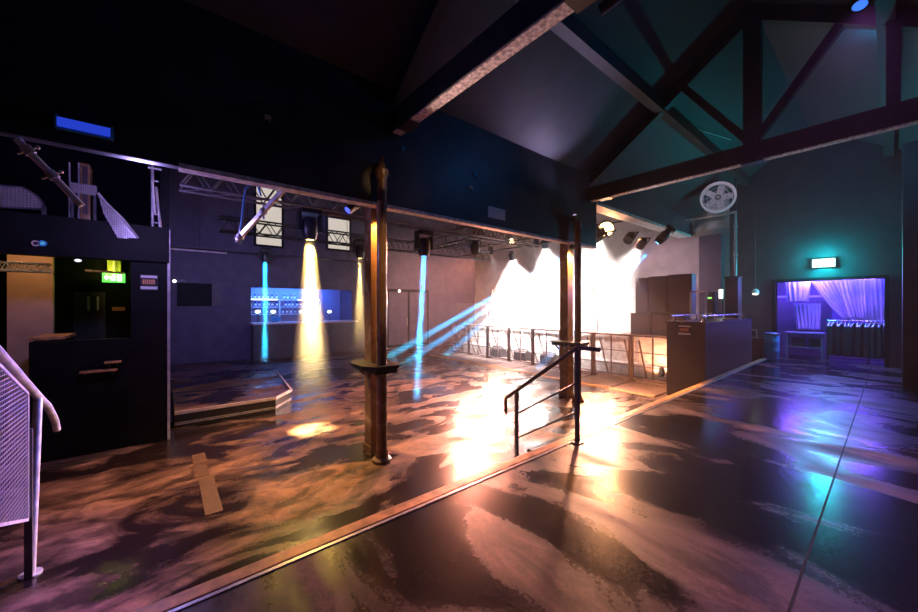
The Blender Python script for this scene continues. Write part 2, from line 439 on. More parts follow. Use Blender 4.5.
settle(t, (rx, 3.97, LOW))

# ================================================================ crowd barrier
BX = 9.2
def barrier():
    t = thing('crowd_barrier', '', 'barrier', 'crowd barrier sections along the stage front')
    W = 1.04; H = 1.19
    for y in (.03, W - .03): MB().box((-.025, y - .025, 0), (.025, y + .025, H), .004).build('upright', M_BARR, t)
    MB().tube((0, 0, H), (0, W, H), .026, 12).build('top_rail', M_BARR, t, True)
    MB().box((-.02, .05, .06), (.02, W - .05, .1), .004).build('bottom_rail', M_BARR, t)
    MB().box((-.014, W / 2 - .014, .1), (.014, W / 2 + .014, H - .02)).build('middle_upright', M_BARR, t)
    for z in (.42, .77): MB().box((-.012, .05, z - .012), (.012, W - .05, z + .012)).build('cross_rail', M_BARR, t)
    fp = MB().box((-1.12, .015, .0), (-.03, W - .015, .02), .003).build('foot_plate', M_BARR, t)
    MB().prism([(-1.19, .015, 0), (-1.12, .015, 0), (-1.12, .015, .028), (-1.13, .015, .028)], (0, W - .03, 0)).build('ramp_edge', M_NOSE, fp, label='bright worn ramp edge')
    for y in (.18, W - .18): MB().bar((.02, y, H - .12), (.48, y, .04), .03, .03).build('brace', M_BARR, t)
    MB().box((.0, .1, .0), (.55, W - .1, .03), .004).build('rear_foot', M_BARR, t)
    return t
proto = barrier()
ordinal = ['nearest the black counter, lit orange', 'second from the black counter', 'third from the black counter, behind the handrail end',
           'directly behind the second column pair', 'fourth from its far end', 'third from its far end', 'second from its far end', 'at its far end, by the double door']
for k in range(8):
    o = proto if k == 0 else copy_tree(proto)
    o.location = (BX, 3.2 + 1.05 * k, LOW)
    o['label'] = 'aluminium crowd barrier section ' + ordinal[k]

# ================================================================ stage
SX, SZ = 10.35, .62
t = thing('stage', 'raised stage with pale front behind the crowd barrier', 'stage')
MB().box((SX, 3.35, SZ - .08), (X1 - .26, 12.2, SZ), .006).build('deck', M_DECK, t)
p = MB()
p.box((SX + .05, 3.4, LOW), (SX + .1, 12.15, SZ - .08))
p.build('front_panel', M_VAL, t)
for k in range(8): MB().box((SX + .02, 3.5 + k * 1.06, LOW), (SX + .05, 3.56 + k * 1.06, SZ - .08)).build('batten', M_DECK, t)
MB().box((SX - .32, 3.5, LOW), (SX + .05, 11.9, LOW + .32), .008).build('step', M_DECK, t)
settle(t, (SX, 7.7, LOW))
# floor wedges in the pit between barrier and stage
def wedge():
    t = thing('floor_monitor', '', 'stage monitor', 'black monitors behind the barrier')
    MB().prism([(-.2, 0, 0), (.22, 0, 0), (.22, 0, .18), (-.05, 0, .4), (-.2, 0, .3)], (0, .52, 0)).build('cabinet', M_CAB, t)
    MB().prism([(.215, .03, .19), (-.045, .03, .41), (-.035, .03, .425), (.225, .03, .205)], (0, .46, 0)).build('grille', M_GRILLE, t)
    return t
wp = wedge()
for k, (y, l) in enumerate(((6.9, 'black floor monitor behind the barrier, nearest the columns'), (8.05, 'black floor monitor behind the barrier, middle one of three'),
                            (9.25, 'black floor monitor behind the barrier, furthest along the stage'))):
    o = wp if k == 0 else copy_tree(wp); o.location = (9.72, y, LOW + .03) if False else (9.99 - .2, y, LOW); o['label'] = l
# loudspeaker stack
def cabinet(y0, y1, z0, z1, x, depth, label, group):
    t = thing('speaker_cabinet', label, 'loudspeaker', group)
    MB().box((x, y0 + .004, z0), (x + depth, y1 - .004, z1), .012).build('body', M_CAB, t)
    MB().box((x - .008, y0 + .035, z0 + .04), (x + .004, y1 - .035, z1 - .04), .003).build('grille', M_GRILLE, t)
    for yy in (y0 + .024, y1 - .024):
        for zz in (z0 + .025, z1 - .025): MB().box((x - .012, yy - .02, zz - .02), (x + .02, yy + .02, zz + .02), .005).build('corner_guard', M_GRILLE, t)
    settle(t, (x + depth / 2, (y0 + y1) / 2, z0))
g = 'loudspeaker stack beside the stage'
cabinet(4.36, 4.72, 1.285, 2.29, 10.5, .32, 'tall narrow black loudspeaker, upper row, next to the bright stage', g)
cabinet(3.86, 4.36, 1.285, 2.31, 10.5, .32, 'tall black loudspeaker in the centre of the upper row', g)
cabinet(3.28, 3.86, 1.285, 2.33, 10.5, .32, 'tall wide black loudspeaker, upper row, next to the white pipe frame', g)
cabinet(4.28, 4.86, SZ, 1.28, 10.5, .5, 'low black subwoofer under the stack, next to the bright stage', g)
cabinet(3.45, 4.28, SZ, 1.28, 10.5, .5, 'wide low black subwoofer partly behind the counter', g)
# pale cabinet on the far end of the stage
q0 = on_x(487, 321, 10.7); q1 = on_x(501, 307.5, 10.7)
t = thing('pale_cabinet', 'small pale equipment cabinet on the far end of the stage', 'cabinet')
MB().box((10.7, q1.y, SZ), (11.2, q0.y, 1.42), .01).build('body', M_WHITE, t)
MB().box((10.685, q1.y + .24, SZ + .25), (10.70, q0.y - .05, 1.3)).build('panel', M_FIX, t)
MB().tube((10.95, q0.y - .06, 1.42), (10.95, q0.y - .06, 2.2), .02).build('pole', M_ALU, t)
settle(t, (10.95, (q0.y + q1.y) / 2, SZ))
# white frame, rack, lit panel behind counter
t = thing('pipe_frame', 'white tubular frame standing on the black counter beside the loudspeakers', 'frame')
fx = 10.45
ya, yb = on_x(706, 292, fx).y, on_x(690, 292, fx).y
zf = on_x(700, 291.5, fx).z; kz_ = 1.16
MB().path([(fx, yb - .02, kz_), (fx, yb - .02, zf), (fx, ya, zf), (fx, ya, kz_)], .022).build('tube', M_WHITE, t, True)
settle(t, (fx, (ya + yb) / 2, kz_))
t = thing('amplifier_rack', 'black equipment rack with a green light behind the counter', 'rack')
rx0 = 12.3
ra, rb = on_x(713, 300, rx0).y, on_x(706.5, 300, rx0).y
MB().box((rx0, ra, 0.0), (rx0 + .5, rb, on_x(710, 292, rx0).z), .01).build('body', M_CAB, t)
zz = on_x(710, 298, rx0).z
MB().box((rx0 - .012, ra + .03, zz - .015), (rx0, rb - .03, zz + .02)).build('indicator', E_GRN, t)
m = MB()
for k in range(5): m.box((rx0 - .006, ra + .02, .5 + k * .22), (rx0, rb - .02, .52 + k * .22))
m.build('rack_panel', M_GRILLE, t)
settle(t, (rx0 + .25, (ra + rb) / 2, 0))
t = thing('wall_light', 'bright white lit panel on the wall beside the tall black pillar', 'light')
XL = X1 - .255; p0 = on_x(719, 299, XL); p1 = on_x(724, 289, XL)
MB().box((XL - .06, p1.y, p0.z), (XL - .0, p0.y, p1.z), .01).build('housing', M_WHITE, t)
MB().box((XL - .07, p1.y + .02, p0.z + .02), (XL - .06, p0.y - .02, p1.z - .02)).build('diffuser', E_LED, t)
settle(t, (XL - .03, (p0.y + p1.y) / 2, p0.z))

# ================================================================ counter on the step edge
t = thing('bar_counter', 'long black counter with chrome rail at the end of the barrier', 'counter')
kx0, kx1, ky0, ky1, kz = 8.42, 12.2, 2.4, 3.12, 1.16
MB().box((kx0, ky0, LOW), (kx1, ky1, kz - .04), .008).build('body', M_CAB, t)
MB().box((kx0 - .03, ky0 - .02, kz - .04), (kx1, ky1 + .02, kz), .008).build('top', M_SHELF, t)
for y in (ky0 + .08, ky1 - .08):
    MB().tube((kx0 + .05, y, kz + .12), (kx1 - .1, y, kz + .12), .017).build('rail', M_CHROME, t, True)
    for x in (kx0 + .2, kx0 + 1.6, kx1 - .6):
        MB().lathe([(0, 0), (.05, 0), (.045, .02), (.014, .03), (.014, .1), (.024, .11), (.0, .135)], (x, y, kz), seg=14).build('rail_post', M_CHROME, t, True)
settle(t, ((kx0 + kx1) / 2, (ky0 + ky1) / 2, LOW))
def sign(mk, w, h, label):                       # three-row notice; the print is too small to read
    t = thing('notice', label, 'sign', 'black notices with an orange row')
    def part(name, a, b, m): return mk(MB(), a, b).build(name, m, t)
    part('board', (0, 0, 0), (w, h, .006), M_SHELF)
    part('header', (w * .04, h * .78, .006), (w * .96, h * .94, .009), M_WHITE)
    part('footer', (w * .03, h * .06, .006), (w * .97, h * .24, .009), M_WHITE)
    m = MB()
    n = 6
    for k in range(n): mk(m, (w * (.14 + .72 * k / n), h * .38, .006), (w * (.14 + .72 * (k + .72) / n), h * .68, .009))
    m.build('orange_print', M_ORANGE, t)
    return t
def mk_x(x, y0, z0):                             # on a face looking towards -x
    def f(m, a, b): return m.box((x - b[2], y0 - b[0], z0 + a[1]), (x - a[2], y0 - a[0], z0 + b[1]))
    return f
def mk_y(x0, y, z0):
    def f(m, a, b): return m.box((x0 + a[0], y - b[2], z0 + a[1]), (x0 + b[0], y - a[2], z0 + b[1]))
    return f
a, b = on_x(678, 335, kx0), on_x(691, 325, kx0)
s = sign(mk_x(kx0 - .001, a.y, a.z), a.y - b.y, b.z - a.z, 'small notice with an orange row on the end of the black counter')
settle(s, (kx0, a.y, a.z))
# tall black pillar box with pole and fan
px0 = 12.25
y0, y1 = on_x(738, 300, px0).y, on_x(725, 300, px0).y
t = thing('pillar_box', 'tall black box at the far end of the counter, below the vertical pole', 'pillar')
MB().box((px0, y0, 0), (px0 + .4, y1, 2.28), .008).build('casing', M_CAB, t)
MB().box((px0 - .02, y0 - .02, 2.28), (px0 + .42, y1 + .02, 2.32), .006).build('cap', M_SHELF, t)
settle(t, (px0 + .2, (y0 + y1) / 2, 0))
t = thing('service_pipe', 'pale pipe rising from the tall black box and turning along the wall', 'pipe')
yp = on_x(735.5, 250, 12.4).y
ph = on_x(735.5, 212, 12.4).z
MB().path([(12.4, yp, 2.32), (12.4, yp, ph), (12.4, on_x(684, 220, 12.4).y - .02, ph)], .035).build('pipe_run', M_GALV, t, True)
m = MB()
for z in (2.9, 3.7): m.lathe([(0.036, 0), (.05, 0), (.05, .05), (.036, .05)], (12.4, yp, z), seg=16)
m.build('collar', M_GALV, t)
m = MB().box((12.38, yp - .02, ph), (12.42, yp + .02, roof_z(yp) - .02)); m.build('hanger', M_TRUSSB, t)
settle(t, (12.4, yp, 2.32))
t = thing('drum_fan', 'round drum fan with bright rim high beside the vertical pipe', 'fan')
fc = on_x(718, 197.5, 12.0); fr = .42
ax = (-1, -.25, -.12)
MB().lathe([(fr * .86, -.1), (fr, -.1), (fr, .1), (fr * .86, .1), (fr * .86, -.1)], fc, ax, 36).build('drum', M_WHITE, t, True)
m = MB(); Q = Vector(ax).to_track_quat('Z', 'Y').to_matrix()
for k in range(1, 5):
    m.lathe([(fr * .2 * k - .004, .1), (fr * .2 * k + .004, .1), (fr * .2 * k + .004, .106), (fr * .2 * k - .004, .106), (fr * .2 * k - .004, .1)], fc, ax, 32)
for k in range(8):
    d = Q @ Vector((math.cos(k * PI / 4), math.sin(k * PI / 4), 0)); n = Q @ Vector((0, 0, .103))
    m.tube(fc + n, fc + n + d * fr * .9, .004, 6)
m.build('guard', M_WHITE, t)
m = MB()
for k in range(5):
    d = Q @ Vector((math.cos(k * 2 * PI / 5), math.sin(k * 2 * PI / 5), 0)); n = Q @ Vector((-math.sin(k * 2 * PI / 5), math.cos(k * 2 * PI / 5), .35))
    m.bar(fc + d * .05, fc + d * fr * .8, .16, .006, n.cross(d))
m.build('blade', M_GALV, t)
MB().lathe([(0, -.08), (.08, -.08), (.08, .06), (.0, .08)], fc, ax, 18).build('motor', M_FIX, t, True)
MB().bar(fc + Vector((0, 0, fr)), (fc.x, fc.y, roof_z(fc.y) - .02), .03, .03).build('hanger', M_TRUSSB, t)
settle(t, fc + Vector((0, 0, -fr)))
# conduit across the roof slope
def on_roof(px, py, off=.03):
    a, b = ray(px); k = (CY - py) / FOC
    d = (RZ + .68 * RV - off - EYE) / (k + .68 * b)
    return Vector((d * a, d * b, EYE + k * d))
cA, cB = on_roof(669, 119.5), on_roof(731, 140)
tag(settle(MB().tube(cA, cB, .014, 8).build('conduit', M_WHITE, None, True), cA), 'thin white conduit across the roof slope above the second truss', 'pipe')

# ================================================================ exit light and cloakroom
e0, e1 = on_x(813, 267.5, X1), on_x(835, 258.5, X1)
t = thing('bulkhead_light', 'glowing teal bulkhead light above the cloakroom opening', 'light')
MB().box((X1 - .05, e1.y - .02, e0.z - .02), (X1, e0.y + .02, e1.z + .02), .01).build('housing', M_WHITE, t)
MB().box((X1 - .1, e1.y, e0.z), (X1 - .05, e0.y, e1.z), .012).build('diffuser', E_TEAL, t)
settle(t, (X1, (e0.y + e1.y) / 2, e0.z))
CB = X1 + 2.5
w = MB(); w.box((CB, -.6, 0), (CB + .1, 3.0, 2.7)); struct('wall_cloakroom_back', w, M_CLOAK)
w = MB(); w.box((X1 + .2, -.7, 0), (CB, -.6, 2.7)); w.box((X1 + .2, 3.0, 0), (CB, 3.1, 2.7)); struct('wall_cloakroom_sides', w, M_CLOAK)
struct('ceiling_cloakroom', MB().box((X1 + .2, -.7, 2.6), (CB + .1, 3.1, 2.7)), M_BLACK)
fr_ = MB()
fr_.box((X1 - .03, CY0 - .08, 0), (X1 + .22, CY0, CZ + .08)); fr_.box((X1 - .03, CY1, 0), (X1 + .22, CY1 + .08, CZ + .08)); fr_.box((X1 - .03, CY0, CZ), (X1 + .22, CY1, CZ + .08))
struct('trim_cloakroom_frame', fr_, M_BLACK)
def drape(name, x, pts_top, pts_bot, folds, amp, m, label, group=None):
    """cloth hung between a top line and a bottom line (lists of (y, z)), with folds in depth"""
    bm = MB(); n, r = 64, 14
    V = []
    for i in range(n + 1):
        s_ = i / n
        def li(P):
            k = min(int(s_ * (len(P) - 1)), len(P) - 2); f_ = s_ * (len(P) - 1) - k
            return P[k][0] + (P[k + 1][0] - P[k][0]) * f_, P[k][1] + (P[k + 1][1] - P[k][1]) * f_
        (ty, tz), (by, bz) = li(pts_top), li(pts_bot)
        col = []
        for j in range(r + 1):
            q = j / r
            dx = amp * (.4 + .6 * q) * math.sin(s_ * folds * 2 * PI + .6 * math.sin(3 * q + s_ * 5)) + .02 * math.sin(9 * s_ + 4 * q)
            sag = -.08 * math.sin(PI * q) * (1 if abs(by - ty) > .2 else 0)
            col.append(bm.bm.verts.new((x + dx, ty + (by - ty) * q, tz + (bz - tz) * q + sag)))
        V.append(col)
    for i in range(n):
        for j in range(r): bm.bm.faces.new((V[i][j], V[i + 1][j], V[i + 1][j + 1], V[i][j + 1]))
    o = bm.build(name, m, None, True)
    so = o.modifiers.new('thickness', 'SOLIDIFY'); so.thickness = .004
    tag(o, label, 'curtain', group); return settle(o, (x, sum(p[0] for p in pts_bot) / len(pts_bot), min(p[1] for p in pts_bot)))
g = 'voile drapes in the cloakroom'
cx = X1 + .55
drape('voile_drape', cx, [(2.0, 2.22), (1.45, 2.22)], [(1.95, 1.62), (1.5, 1.6)], 5, .03, M_CLOTH, 'short pale drape hanging straight at the left of the cloakroom opening', g)
drape('voile_drape', cx + .12, [(1.5, 2.24), (.9, 2.24)], [(.84, 1.12), (.55, 1.1)], 7, .045, M_CLOTH, 'long pale drape pulled diagonally across the middle of the cloakroom', g)
drape('voile_drape', cx + .0, [(.95, 2.24), (.45, 2.24)], [(.72, 1.15), (.4, 1.12)], 6, .04, M_CLOTH, 'gathered pale drape between the diagonal one and the right-hand one', g)
drape('voile_drape', cx + .06, [(.5, 2.24), (.0, 2.24)], [(.42, 1.0), (.02, .95)], 6, .04, M_CLOTH, 'full pale drape at the right end of the cloakroom opening', g)
drape('voile_drape', cx + .35, [(1.0, 1.9), (.35, 2.0)], [(.7, 1.15), (.3, 1.15)], 3, .05, M_PLUM, 'pink drape showing between the pale cloakroom drapes', g)
drape('hung_cloth', cx + .3, [(1.86, 1.56), (1.28, 1.56)], [(1.78, .80), (1.3, .80)], 7, .03, M_CLOTH, 'white cloth hung in a bunch above the small cloakroom table')
t = thing('folding_panel', 'purple-lit panel standing behind the hung white cloth', 'panel')
MB().box((cx + .7, 1.1, 0), (cx + .74, 2.35, 1.78), .005).build('board', M_CLOAK, t)
MB().box((cx + .68, 1.08, 1.74), (cx + .76, 2.37, 1.8), .004).build('top_rail', M_WHITE, t)
settle(t, (cx + .7, 1.7, 0))
t = thing('small_table', 'small low table in the left half of the cloakroom opening', 'table')
MB().box((cx - .2, 1.18, .70), (cx + .25, 1.98, .74), .006).build('top', M_CLOAK, t)
for x in (cx - .16, cx + .2):
    for y in (1.22, 1.94): MB().box((x - .02, y - .02, 0), (x + .02, y + .02, .70)).build('leg', M_CLOAK, t)
MB().box((cx - .15, 1.22, .3), (cx + .2, 1.94, .33)).build('lower_shelf', M_CLOAK, t)
settle(t, (cx, 1.6, 0))
for k, (y, l) in enumerate(((1.36, 'grey storage box on the table shelf, towards the coats'), (1.72, 'grey storage box on the table shelf, towards the blue drum'))):
    o = MB().box((cx - .12, y - .13, .33), (cx + .15, y + .13, .58), .015).build('storage_box', M_FASCIA); tag(settle(o, (cx, y, .33)), l, 'box', 'boxes under the cloakroom table')
# coat rail with hangers and coats
t = thing('coat_rail', 'long coat rail full of dark coats across the cloakroom opening', 'coat rail')
crx = X1 + .3
MB().tube((crx, -.05, 1.1), (crx, 1.12, 1.1), .016).build('bar', M_CHROME, t, True)
for y in (-.02, .38, 1.1): MB().tube((crx, y, 0), (crx, y, 1.1), .02).build('post', M_RAIL if y != .38 else M_PLUM, t, True)
for y in (-.02, 1.1): MB().box((crx - .25, y - .02, 0), (crx + .25, y + .02, .03)).build('foot', M_RAIL, t)
settle(t, (crx, .53, 0))
def coat():
    t = thing('hung_coat', '', 'coat', 'coats on the cloakroom rail')
    pr = [(-.2, 0, -.12), (-.07, 0, -.03), (.07, 0, -.03), (.2, 0, -.12), (.23, 0, -.85), (-.23, 0, -.88)]
    MB().prism(pr, (0, .055, 0)).build('cloth', M_COAT, t)
    hg = MB().path([(-.2, .03, -.1), (0, .03, -.015), (.2, .03, -.1)], .012, 6)
    hg.path([(0, .03, -.015), (0, .03, .045), (.03, .03, .06)], .005, 6); hg.build('hanger', M_WHITE, t)
    return t
cp = coat()
ys = [1.04 - .072 * k for k in range(14)]
for k, y in enumerate(ys):
    o = cp if k == 0 else copy_tree(cp)
    o.location = (crx, y, 1.06); o.rotation_euler = (0, 0, random.uniform(-.25, .25))
    o['label'] = 'dark coat on a white hanger in the row along the cloakroom rail'
t = thing('blue_drum', 'blue plastic drum standing at the left jamb of the cloakroom', 'drum')
db = on_x(776, 357, 13.1)
MB().lathe([(0, 0), (.15, 0), (.165, .05), (.165, .22), (.172, .24), (.165, .26), (.165, .46), (.172, .48), (.165, .5), (.165, .68), (.14, .74), (0, .74)], (13.15, db.y + .1, 0), seg=24).build('body', M_BLUEP, t, True)
MB().lathe([(.17, .68), (.178, .69), (.178, .71), (.15, .735), (.14, .735)], (13.15, db.y + .1, 0), seg=24).build('rim', M_FIX, t, True)
settle(t, (13.15, db.y + .1, 0))
t = thing('waste_bin', 'black bin with a small framed notice against the wall left of the cloakroom', 'bin')
bb = on_x(753, 353, 12.9)
MB().box((12.9, bb.y - .18, 0), (13.3, bb.y + .18, .52), .02).build('body', M_FIX, t)
MB().box((12.88, bb.y - .2, .52), (13.32, bb.y + .2, .58), .015).build('lid', M_FIX, t)
MB().box((12.885, bb.y - .1, .58), (12.9, bb.y + .14, .82), .004).build('notice_frame', M_ALU, t)
MB().box((12.882, bb.y - .07, .61), (12.886, bb.y + .11, .79)).build('notice_sheet', M_FASCIA, t)
settle(t, (13.1, bb.y, 0))
sp = on_x(757, 292, X1)
t = thing('small_spotlight', 'small pale spotlight hanging on a cord by the wall near the cloakroom', 'spotlight')
MB().tube((X1 - .2, sp.y, sp.z + .1), (X1 - .2, sp.y, 4.6), .006, 6).build('cord', M_CABLE, t)
MB().lathe([(0, 0), (.08, 0), (.09, .08), (.04, .14), (0, .15)], (X1 - .2, sp.y, sp.z - .06), (.3, 0, 1)).build('shade', M_WHITE, t, True)
MB().lathe([(0, -.012), (.06, -.012), (.06, .0)], (X1 - .2, sp.y, sp.z - .06), (.3, 0, 1)).build('lens', E_LED, t)
settle(t, (X1 - .2, sp.y, sp.z))

# ================================================================ far wall: bar, windows, doors
t = thing('drinks_bar', 'dark bar front with a pale counter in the far wall', 'bar')
MB().box((BX0, Y1 - .45, LOW), (BX1, Y1 - .02, .80), .01).build('front', M_BAR, t)
MB().box((BX0 - .04, Y1 - .52, .80), (BX1 + .06, Y1 + .5, .86), .008).build('worktop', M_BARTOP, t)
settle(t, ((BX0 + BX1) / 2, Y1 - .3, LOW))
t = thing('back_bar_shelf', 'blue lit shelving behind the far bar', 'shelf')
for z in (1.12, 1.42, 1.72): MB().box((BX0 + .05, Y1 + 1.2, z), (BX1 - .9, Y1 + 1.48, z + .03), .003).build('shelf_board', M_WHITE, t)
for x in (BX0 + .06, 3.7, BX1 - .92): MB().box((x - .02, Y1 + 1.2, LOW), (x + .02, Y1 + 1.48, 1.75)).build('side_panel', M_WHITE, t)
for x0_, x1_ in ((BX0 + .1, 3.6), (4.4, BX1 - 1.0)): MB().box((x0_, Y1 + 1.18, 1.73), (x1_, Y1 + 1.2, 1.76)).build('light_strip', E_BARLED, t)
settle(t, ((BX0 + BX1) / 2, Y1 + 1.3, LOW))
def bottle(m, mname):
    t = thing('bottle', '', 'bottle', 'bottles behind the bar')
    MB().lathe([(0, 0), (.042, 0), (.042, .17), (.03, .2), (.014, .22), (.014, .26)], (0, 0, 0), seg=12).build('body', m, t, True)
    MB().lathe([(.017, .25), (.017, .275), (0, .275)], (0, 0, 0), seg=10).build('cap', M_WHITE, t)
    MB().lathe([(.0435, .05), (.0435, .13)], (0, 0, 0), seg=12).build('paper_band', M_WHITE, t)
    return t
kinds = [('clear', bottle(G_CLEAR, 'c')), ('blue', bottle(G_BLUE, 'b')), ('pink', bottle(G_PINK, 'p'))]
used = set()
for zi, z in enumerate((1.15, 1.45, 1.75)):
    x = BX0 + .2; k = zi
    while x < BX1 - 1.0:
        if not (3.62 < x < 3.78) and random.random() < .85:
            c, src = kinds[random.choice((0, 0, 1, 1, 2))]
            if c in used: o = copy_tree(src)
            else: o = src; used.add(c)
            o.location = (x, Y1 + 1.32, z)
            o['label'] = c + ' glass bottle standing on the ' + ('bottom', 'middle', 'top')[zi] + ' shelf behind the far bar'
            o['group'] = c + ' bottles on the ' + ('bottom', 'middle', 'top')[zi] + ' bar shelf'
        x += .13 + random.random() * .05
for c, src in kinds:
    if c not in used:
        for ch in list(src.children): bpy.data.objects.remove(ch)
        bpy.data.objects.remove(src)
for k, px in enumerate((255, 270, 298, 306, 325)):
    p = on_y(px, 311.5, Y1 + .9)
    t = thing('bar_lamp', ('bar lamp at the left end of the lit bar', 'bar lamp right of the first blue beam', 'bar lamp left of the yellow beam', 'bar lamp inside the yellow beam', 'bar lamp at the right end of the lit bar')[k], 'lamp', 'lamps along the bar')
    MB().lathe([(0, 0), (.05, 0), (.05, .015), (.012, .02), (.012, p.z - .92)], (p.x, p.y - .55, .86), seg=12).build('stand', M_FIX, t)
    MB().ball((p.x, p.y - .55, p.z), .075, 12, (1.2, 1, .8)).build('globe', E_BARLED, t, True)
    settle(t, (p.x, p.y - .55, .86))
for k, px in enumerate((276, 319)):
    p = on_y(px, 316, Y1 + .2)
    o = MB().lathe([(0, 0), (.06, 0), (.15, .06), (.17, .2), (.15, .21), (.13, .09), (.0, .03)], (p.x, p.y, .86), seg=20).build('ice_bucket', (M_BLUEP, M_BARTOP)[k], None, True)
    tag(settle(o, (p.x, p.y, .86)), ('blue ice bucket on the bar counter', 'pale pink ice bucket on the bar counter')[k], 'ice bucket')
# windows high on the far wall
def window(n, px0, px1, pyt, pyb):
    a, b = on_y(px0, pyb, Y1 - .03), on_y(px1, pyb, Y1 - .03); zt_ = on_y(px0, pyt, Y1 - .03).z; zb = a.z
    o = MB().box((a.x, Y1 - .05, zb), (b.x, Y1 - .028, zt_)).build('window_%d' % n, E_BLIND); o['kind'] = 'structure'
    f_ = MB()
    for x in (a.x, b.x): f_.box((x - .04, Y1 - .07, zb - .04), (x + .04, Y1 - .03, zt_ + .04))
    for z in (zb, zt_): f_.box((a.x - .04, Y1 - .07, z - .04), (b.x + .04, Y1 - .03, z + .04))
    fo = f_.build('window_frame', M_BLACK, o)
    return o
window(1, 255, 282.5, 178, 245)
window(2, 327, 350, 216.5, 249)
# double door and wall light
a, b = on_y(386, 300, Y1), on_y(428, 300, Y1)
d = MB().box((a.x, Y1 - .05, LOW), (b.x, Y1, 2.28)).build('door_1', M_BLACK); d['kind'] = 'structure'
m = MB(); xm = (a.x + b.x) / 2
for x0_, x1_ in ((a.x + .1, xm - .06), (xm + .06, b.x - .1)): m.box((x0_, Y1 - .07, LOW + .1), (x1_, Y1 - .05, 2.15), .01)
m.build('door_leaf', M_WALL, d)
MB().box((xm - .12, Y1 - .12, .5), (xm - .09, Y1 - .07, .9), .005).build('door_handle', M_ALU, d)
lp = on_y(399, 291, Y1 - .1)
t = thing('door_light', 'small warm lamp above the dark double door', 'light')
MB().box((lp.x - .06, Y1 - .11, lp.z - .08), (lp.x + .06, Y1 - .05, lp.z + .1), .01).build('housing', M_FIX, t)
MB().ball((lp.x, Y1 - .14, lp.z), .06, 12).build('bulb', E_LED, t, True)
settle(t, (lp.x, Y1 - .1, lp.z - .08))
a, b = on_y(177, 306, Y1), on_y(222, 284, Y1)
t = thing('wall_hatch', 'dark closed hatch in the far wall left of the bar', 'hatch')
MB().box((a.x, Y1 - .05, a.z), (b.x - .3, Y1, b.z), .008).build('shutter', M_BLACK, t)
MB().box((b.x - .3, Y1 - .09, a.z), (b.x, Y1, b.z), .008).build('side_panel', M_BAR, t)
settle(t, ((a.x + b.x) / 2, Y1, a.z))
lp = on_y(174.5, 281, Y1 - .2)
t = thing('emergency_lamp', 'tiny lit lamp on the far wall beside the booth corner', 'light')
MB().box((lp.x - .05, Y1 - .08, lp.z - .05), (lp.x + .3, Y1, lp.z + .08), .01).build('housing', M_FIX, t)
MB().ball((lp.x, Y1 - .1, lp.z), .05, 10).build('bulb', E_LED, t, True)
settle(t, (lp.x, Y1 - .04, lp.z - .05))

# ================================================================ low plinth on the dance floor
t = thing('low_platform', 'low black platform with a pale lip beside the booth', 'platform')
pts = [(.12, 7.25), (1.58, 7.25), (1.98, 7.75), (2.25, 10.3), (.12, 10.3)]
H = .235
MB().prism([(x, y, LOW) for x, y in pts], (0, 0, H - .03)).build('body', M_PLINTH, t)
MB().prism([(x, y, LOW + H - .03) for x, y in pts], (0, 0, .028)).build('top', M_PIT, t)
lip = MB()
for (a, b) in list(zip(pts, pts[1:]))[:3]: lip.bar((a[0], a[1], LOW + H), (b[0], b[1], LOW + H), .035, .05)
lip.build('lip', M_PLTOP, t)
trm = MB()
for (a, b) in list(zip(pts, pts[1:]))[:3]:
    for z in (.05, .075): trm.bar((a[0], a[1], LOW + z), (b[0], b[1], LOW + z), .012, .014)
trm.build('metal_strip', M_ALU, t)
settle(t, (1.1, 8.5, LOW))
o = MB()
for ya, yb, dx in ((4.05, 4.95, 0), (5.0, 5.35, -.03), (5.42, 5.8, -.02)): o.box((.29 + dx, ya, LOW), (.43 + dx, yb, LOW + .003))
tag(settle(o.build('floor_tape', M_TAPE), (.36, 4.9, LOW)), 'worn orange tape strip on the dance floor left of the columns', 'tape')

# ================================================================ booth and mezzanine at the left
BY = 6.7
w = MB()
w.box((-1.28, BY, LOW), (-.36, BY + .1, 1.05)); w.box((-.36, BY, LOW), (.05, BY + .1, 2.6)); w.box((-.05, BY + .1, LOW), (.05, Y1, 6.2))
struct('wall_booth', w, M_BLACK)
struct('trim_booth_corner', MB().box((.03, BY - .012, LOW), (.062, BY + .02, 2.6)), M_GALV)
struct('trim_mezzanine', MB().box((X0, BY - .05, 2.12), (.05, BY + .15, 2.62), .006), M_BLACK)
struct('floor_mezzanine', MB().box((X0, BY + .15, 2.5), (-.05, 10.2, 2.6)), M_BLACK)
struct('wall_entrance', MB().box((X0, 9.4, LOW), (-.05, 9.6, 2.5)), M_BLACK)
ca, cb = on_y(7, 300, 8.2), on_y(53, 300, 8.2)
struct('wall_entrance_side', MB().box((ca.x, 8.2, LOW), (cb.x, 8.3, 2.5)), M_CREAM)
d0, d1 = on_y(74, 300, 9.38), on_y(106, 300, 9.38)
d = MB().box((d0.x, 9.36, LOW), (d1.x, 9.4, 1.75)).build('door_2', M_FASCIA); d['kind'] = 'structure'
for px in (88.5, 98): 
    q = on_y(px, 303, 9.33); MB().box((q.x - .015, 9.31, q.z - .14), (q.x + .015, 9.36, q.z + .12), .004).build('door_handle', M_GALV, d)
a, b = on_y(112, 311, 9.35), on_y(125, 307, 9.35)
tag(settle(MB().box((a.x, 9.36, a.z), (b.x, 9.4, b.z), .003).build('door_notice', M_ORANGE), (a.x, 9.38, a.z)), 'small pale strip notice right of the dark double handles', 'sign')
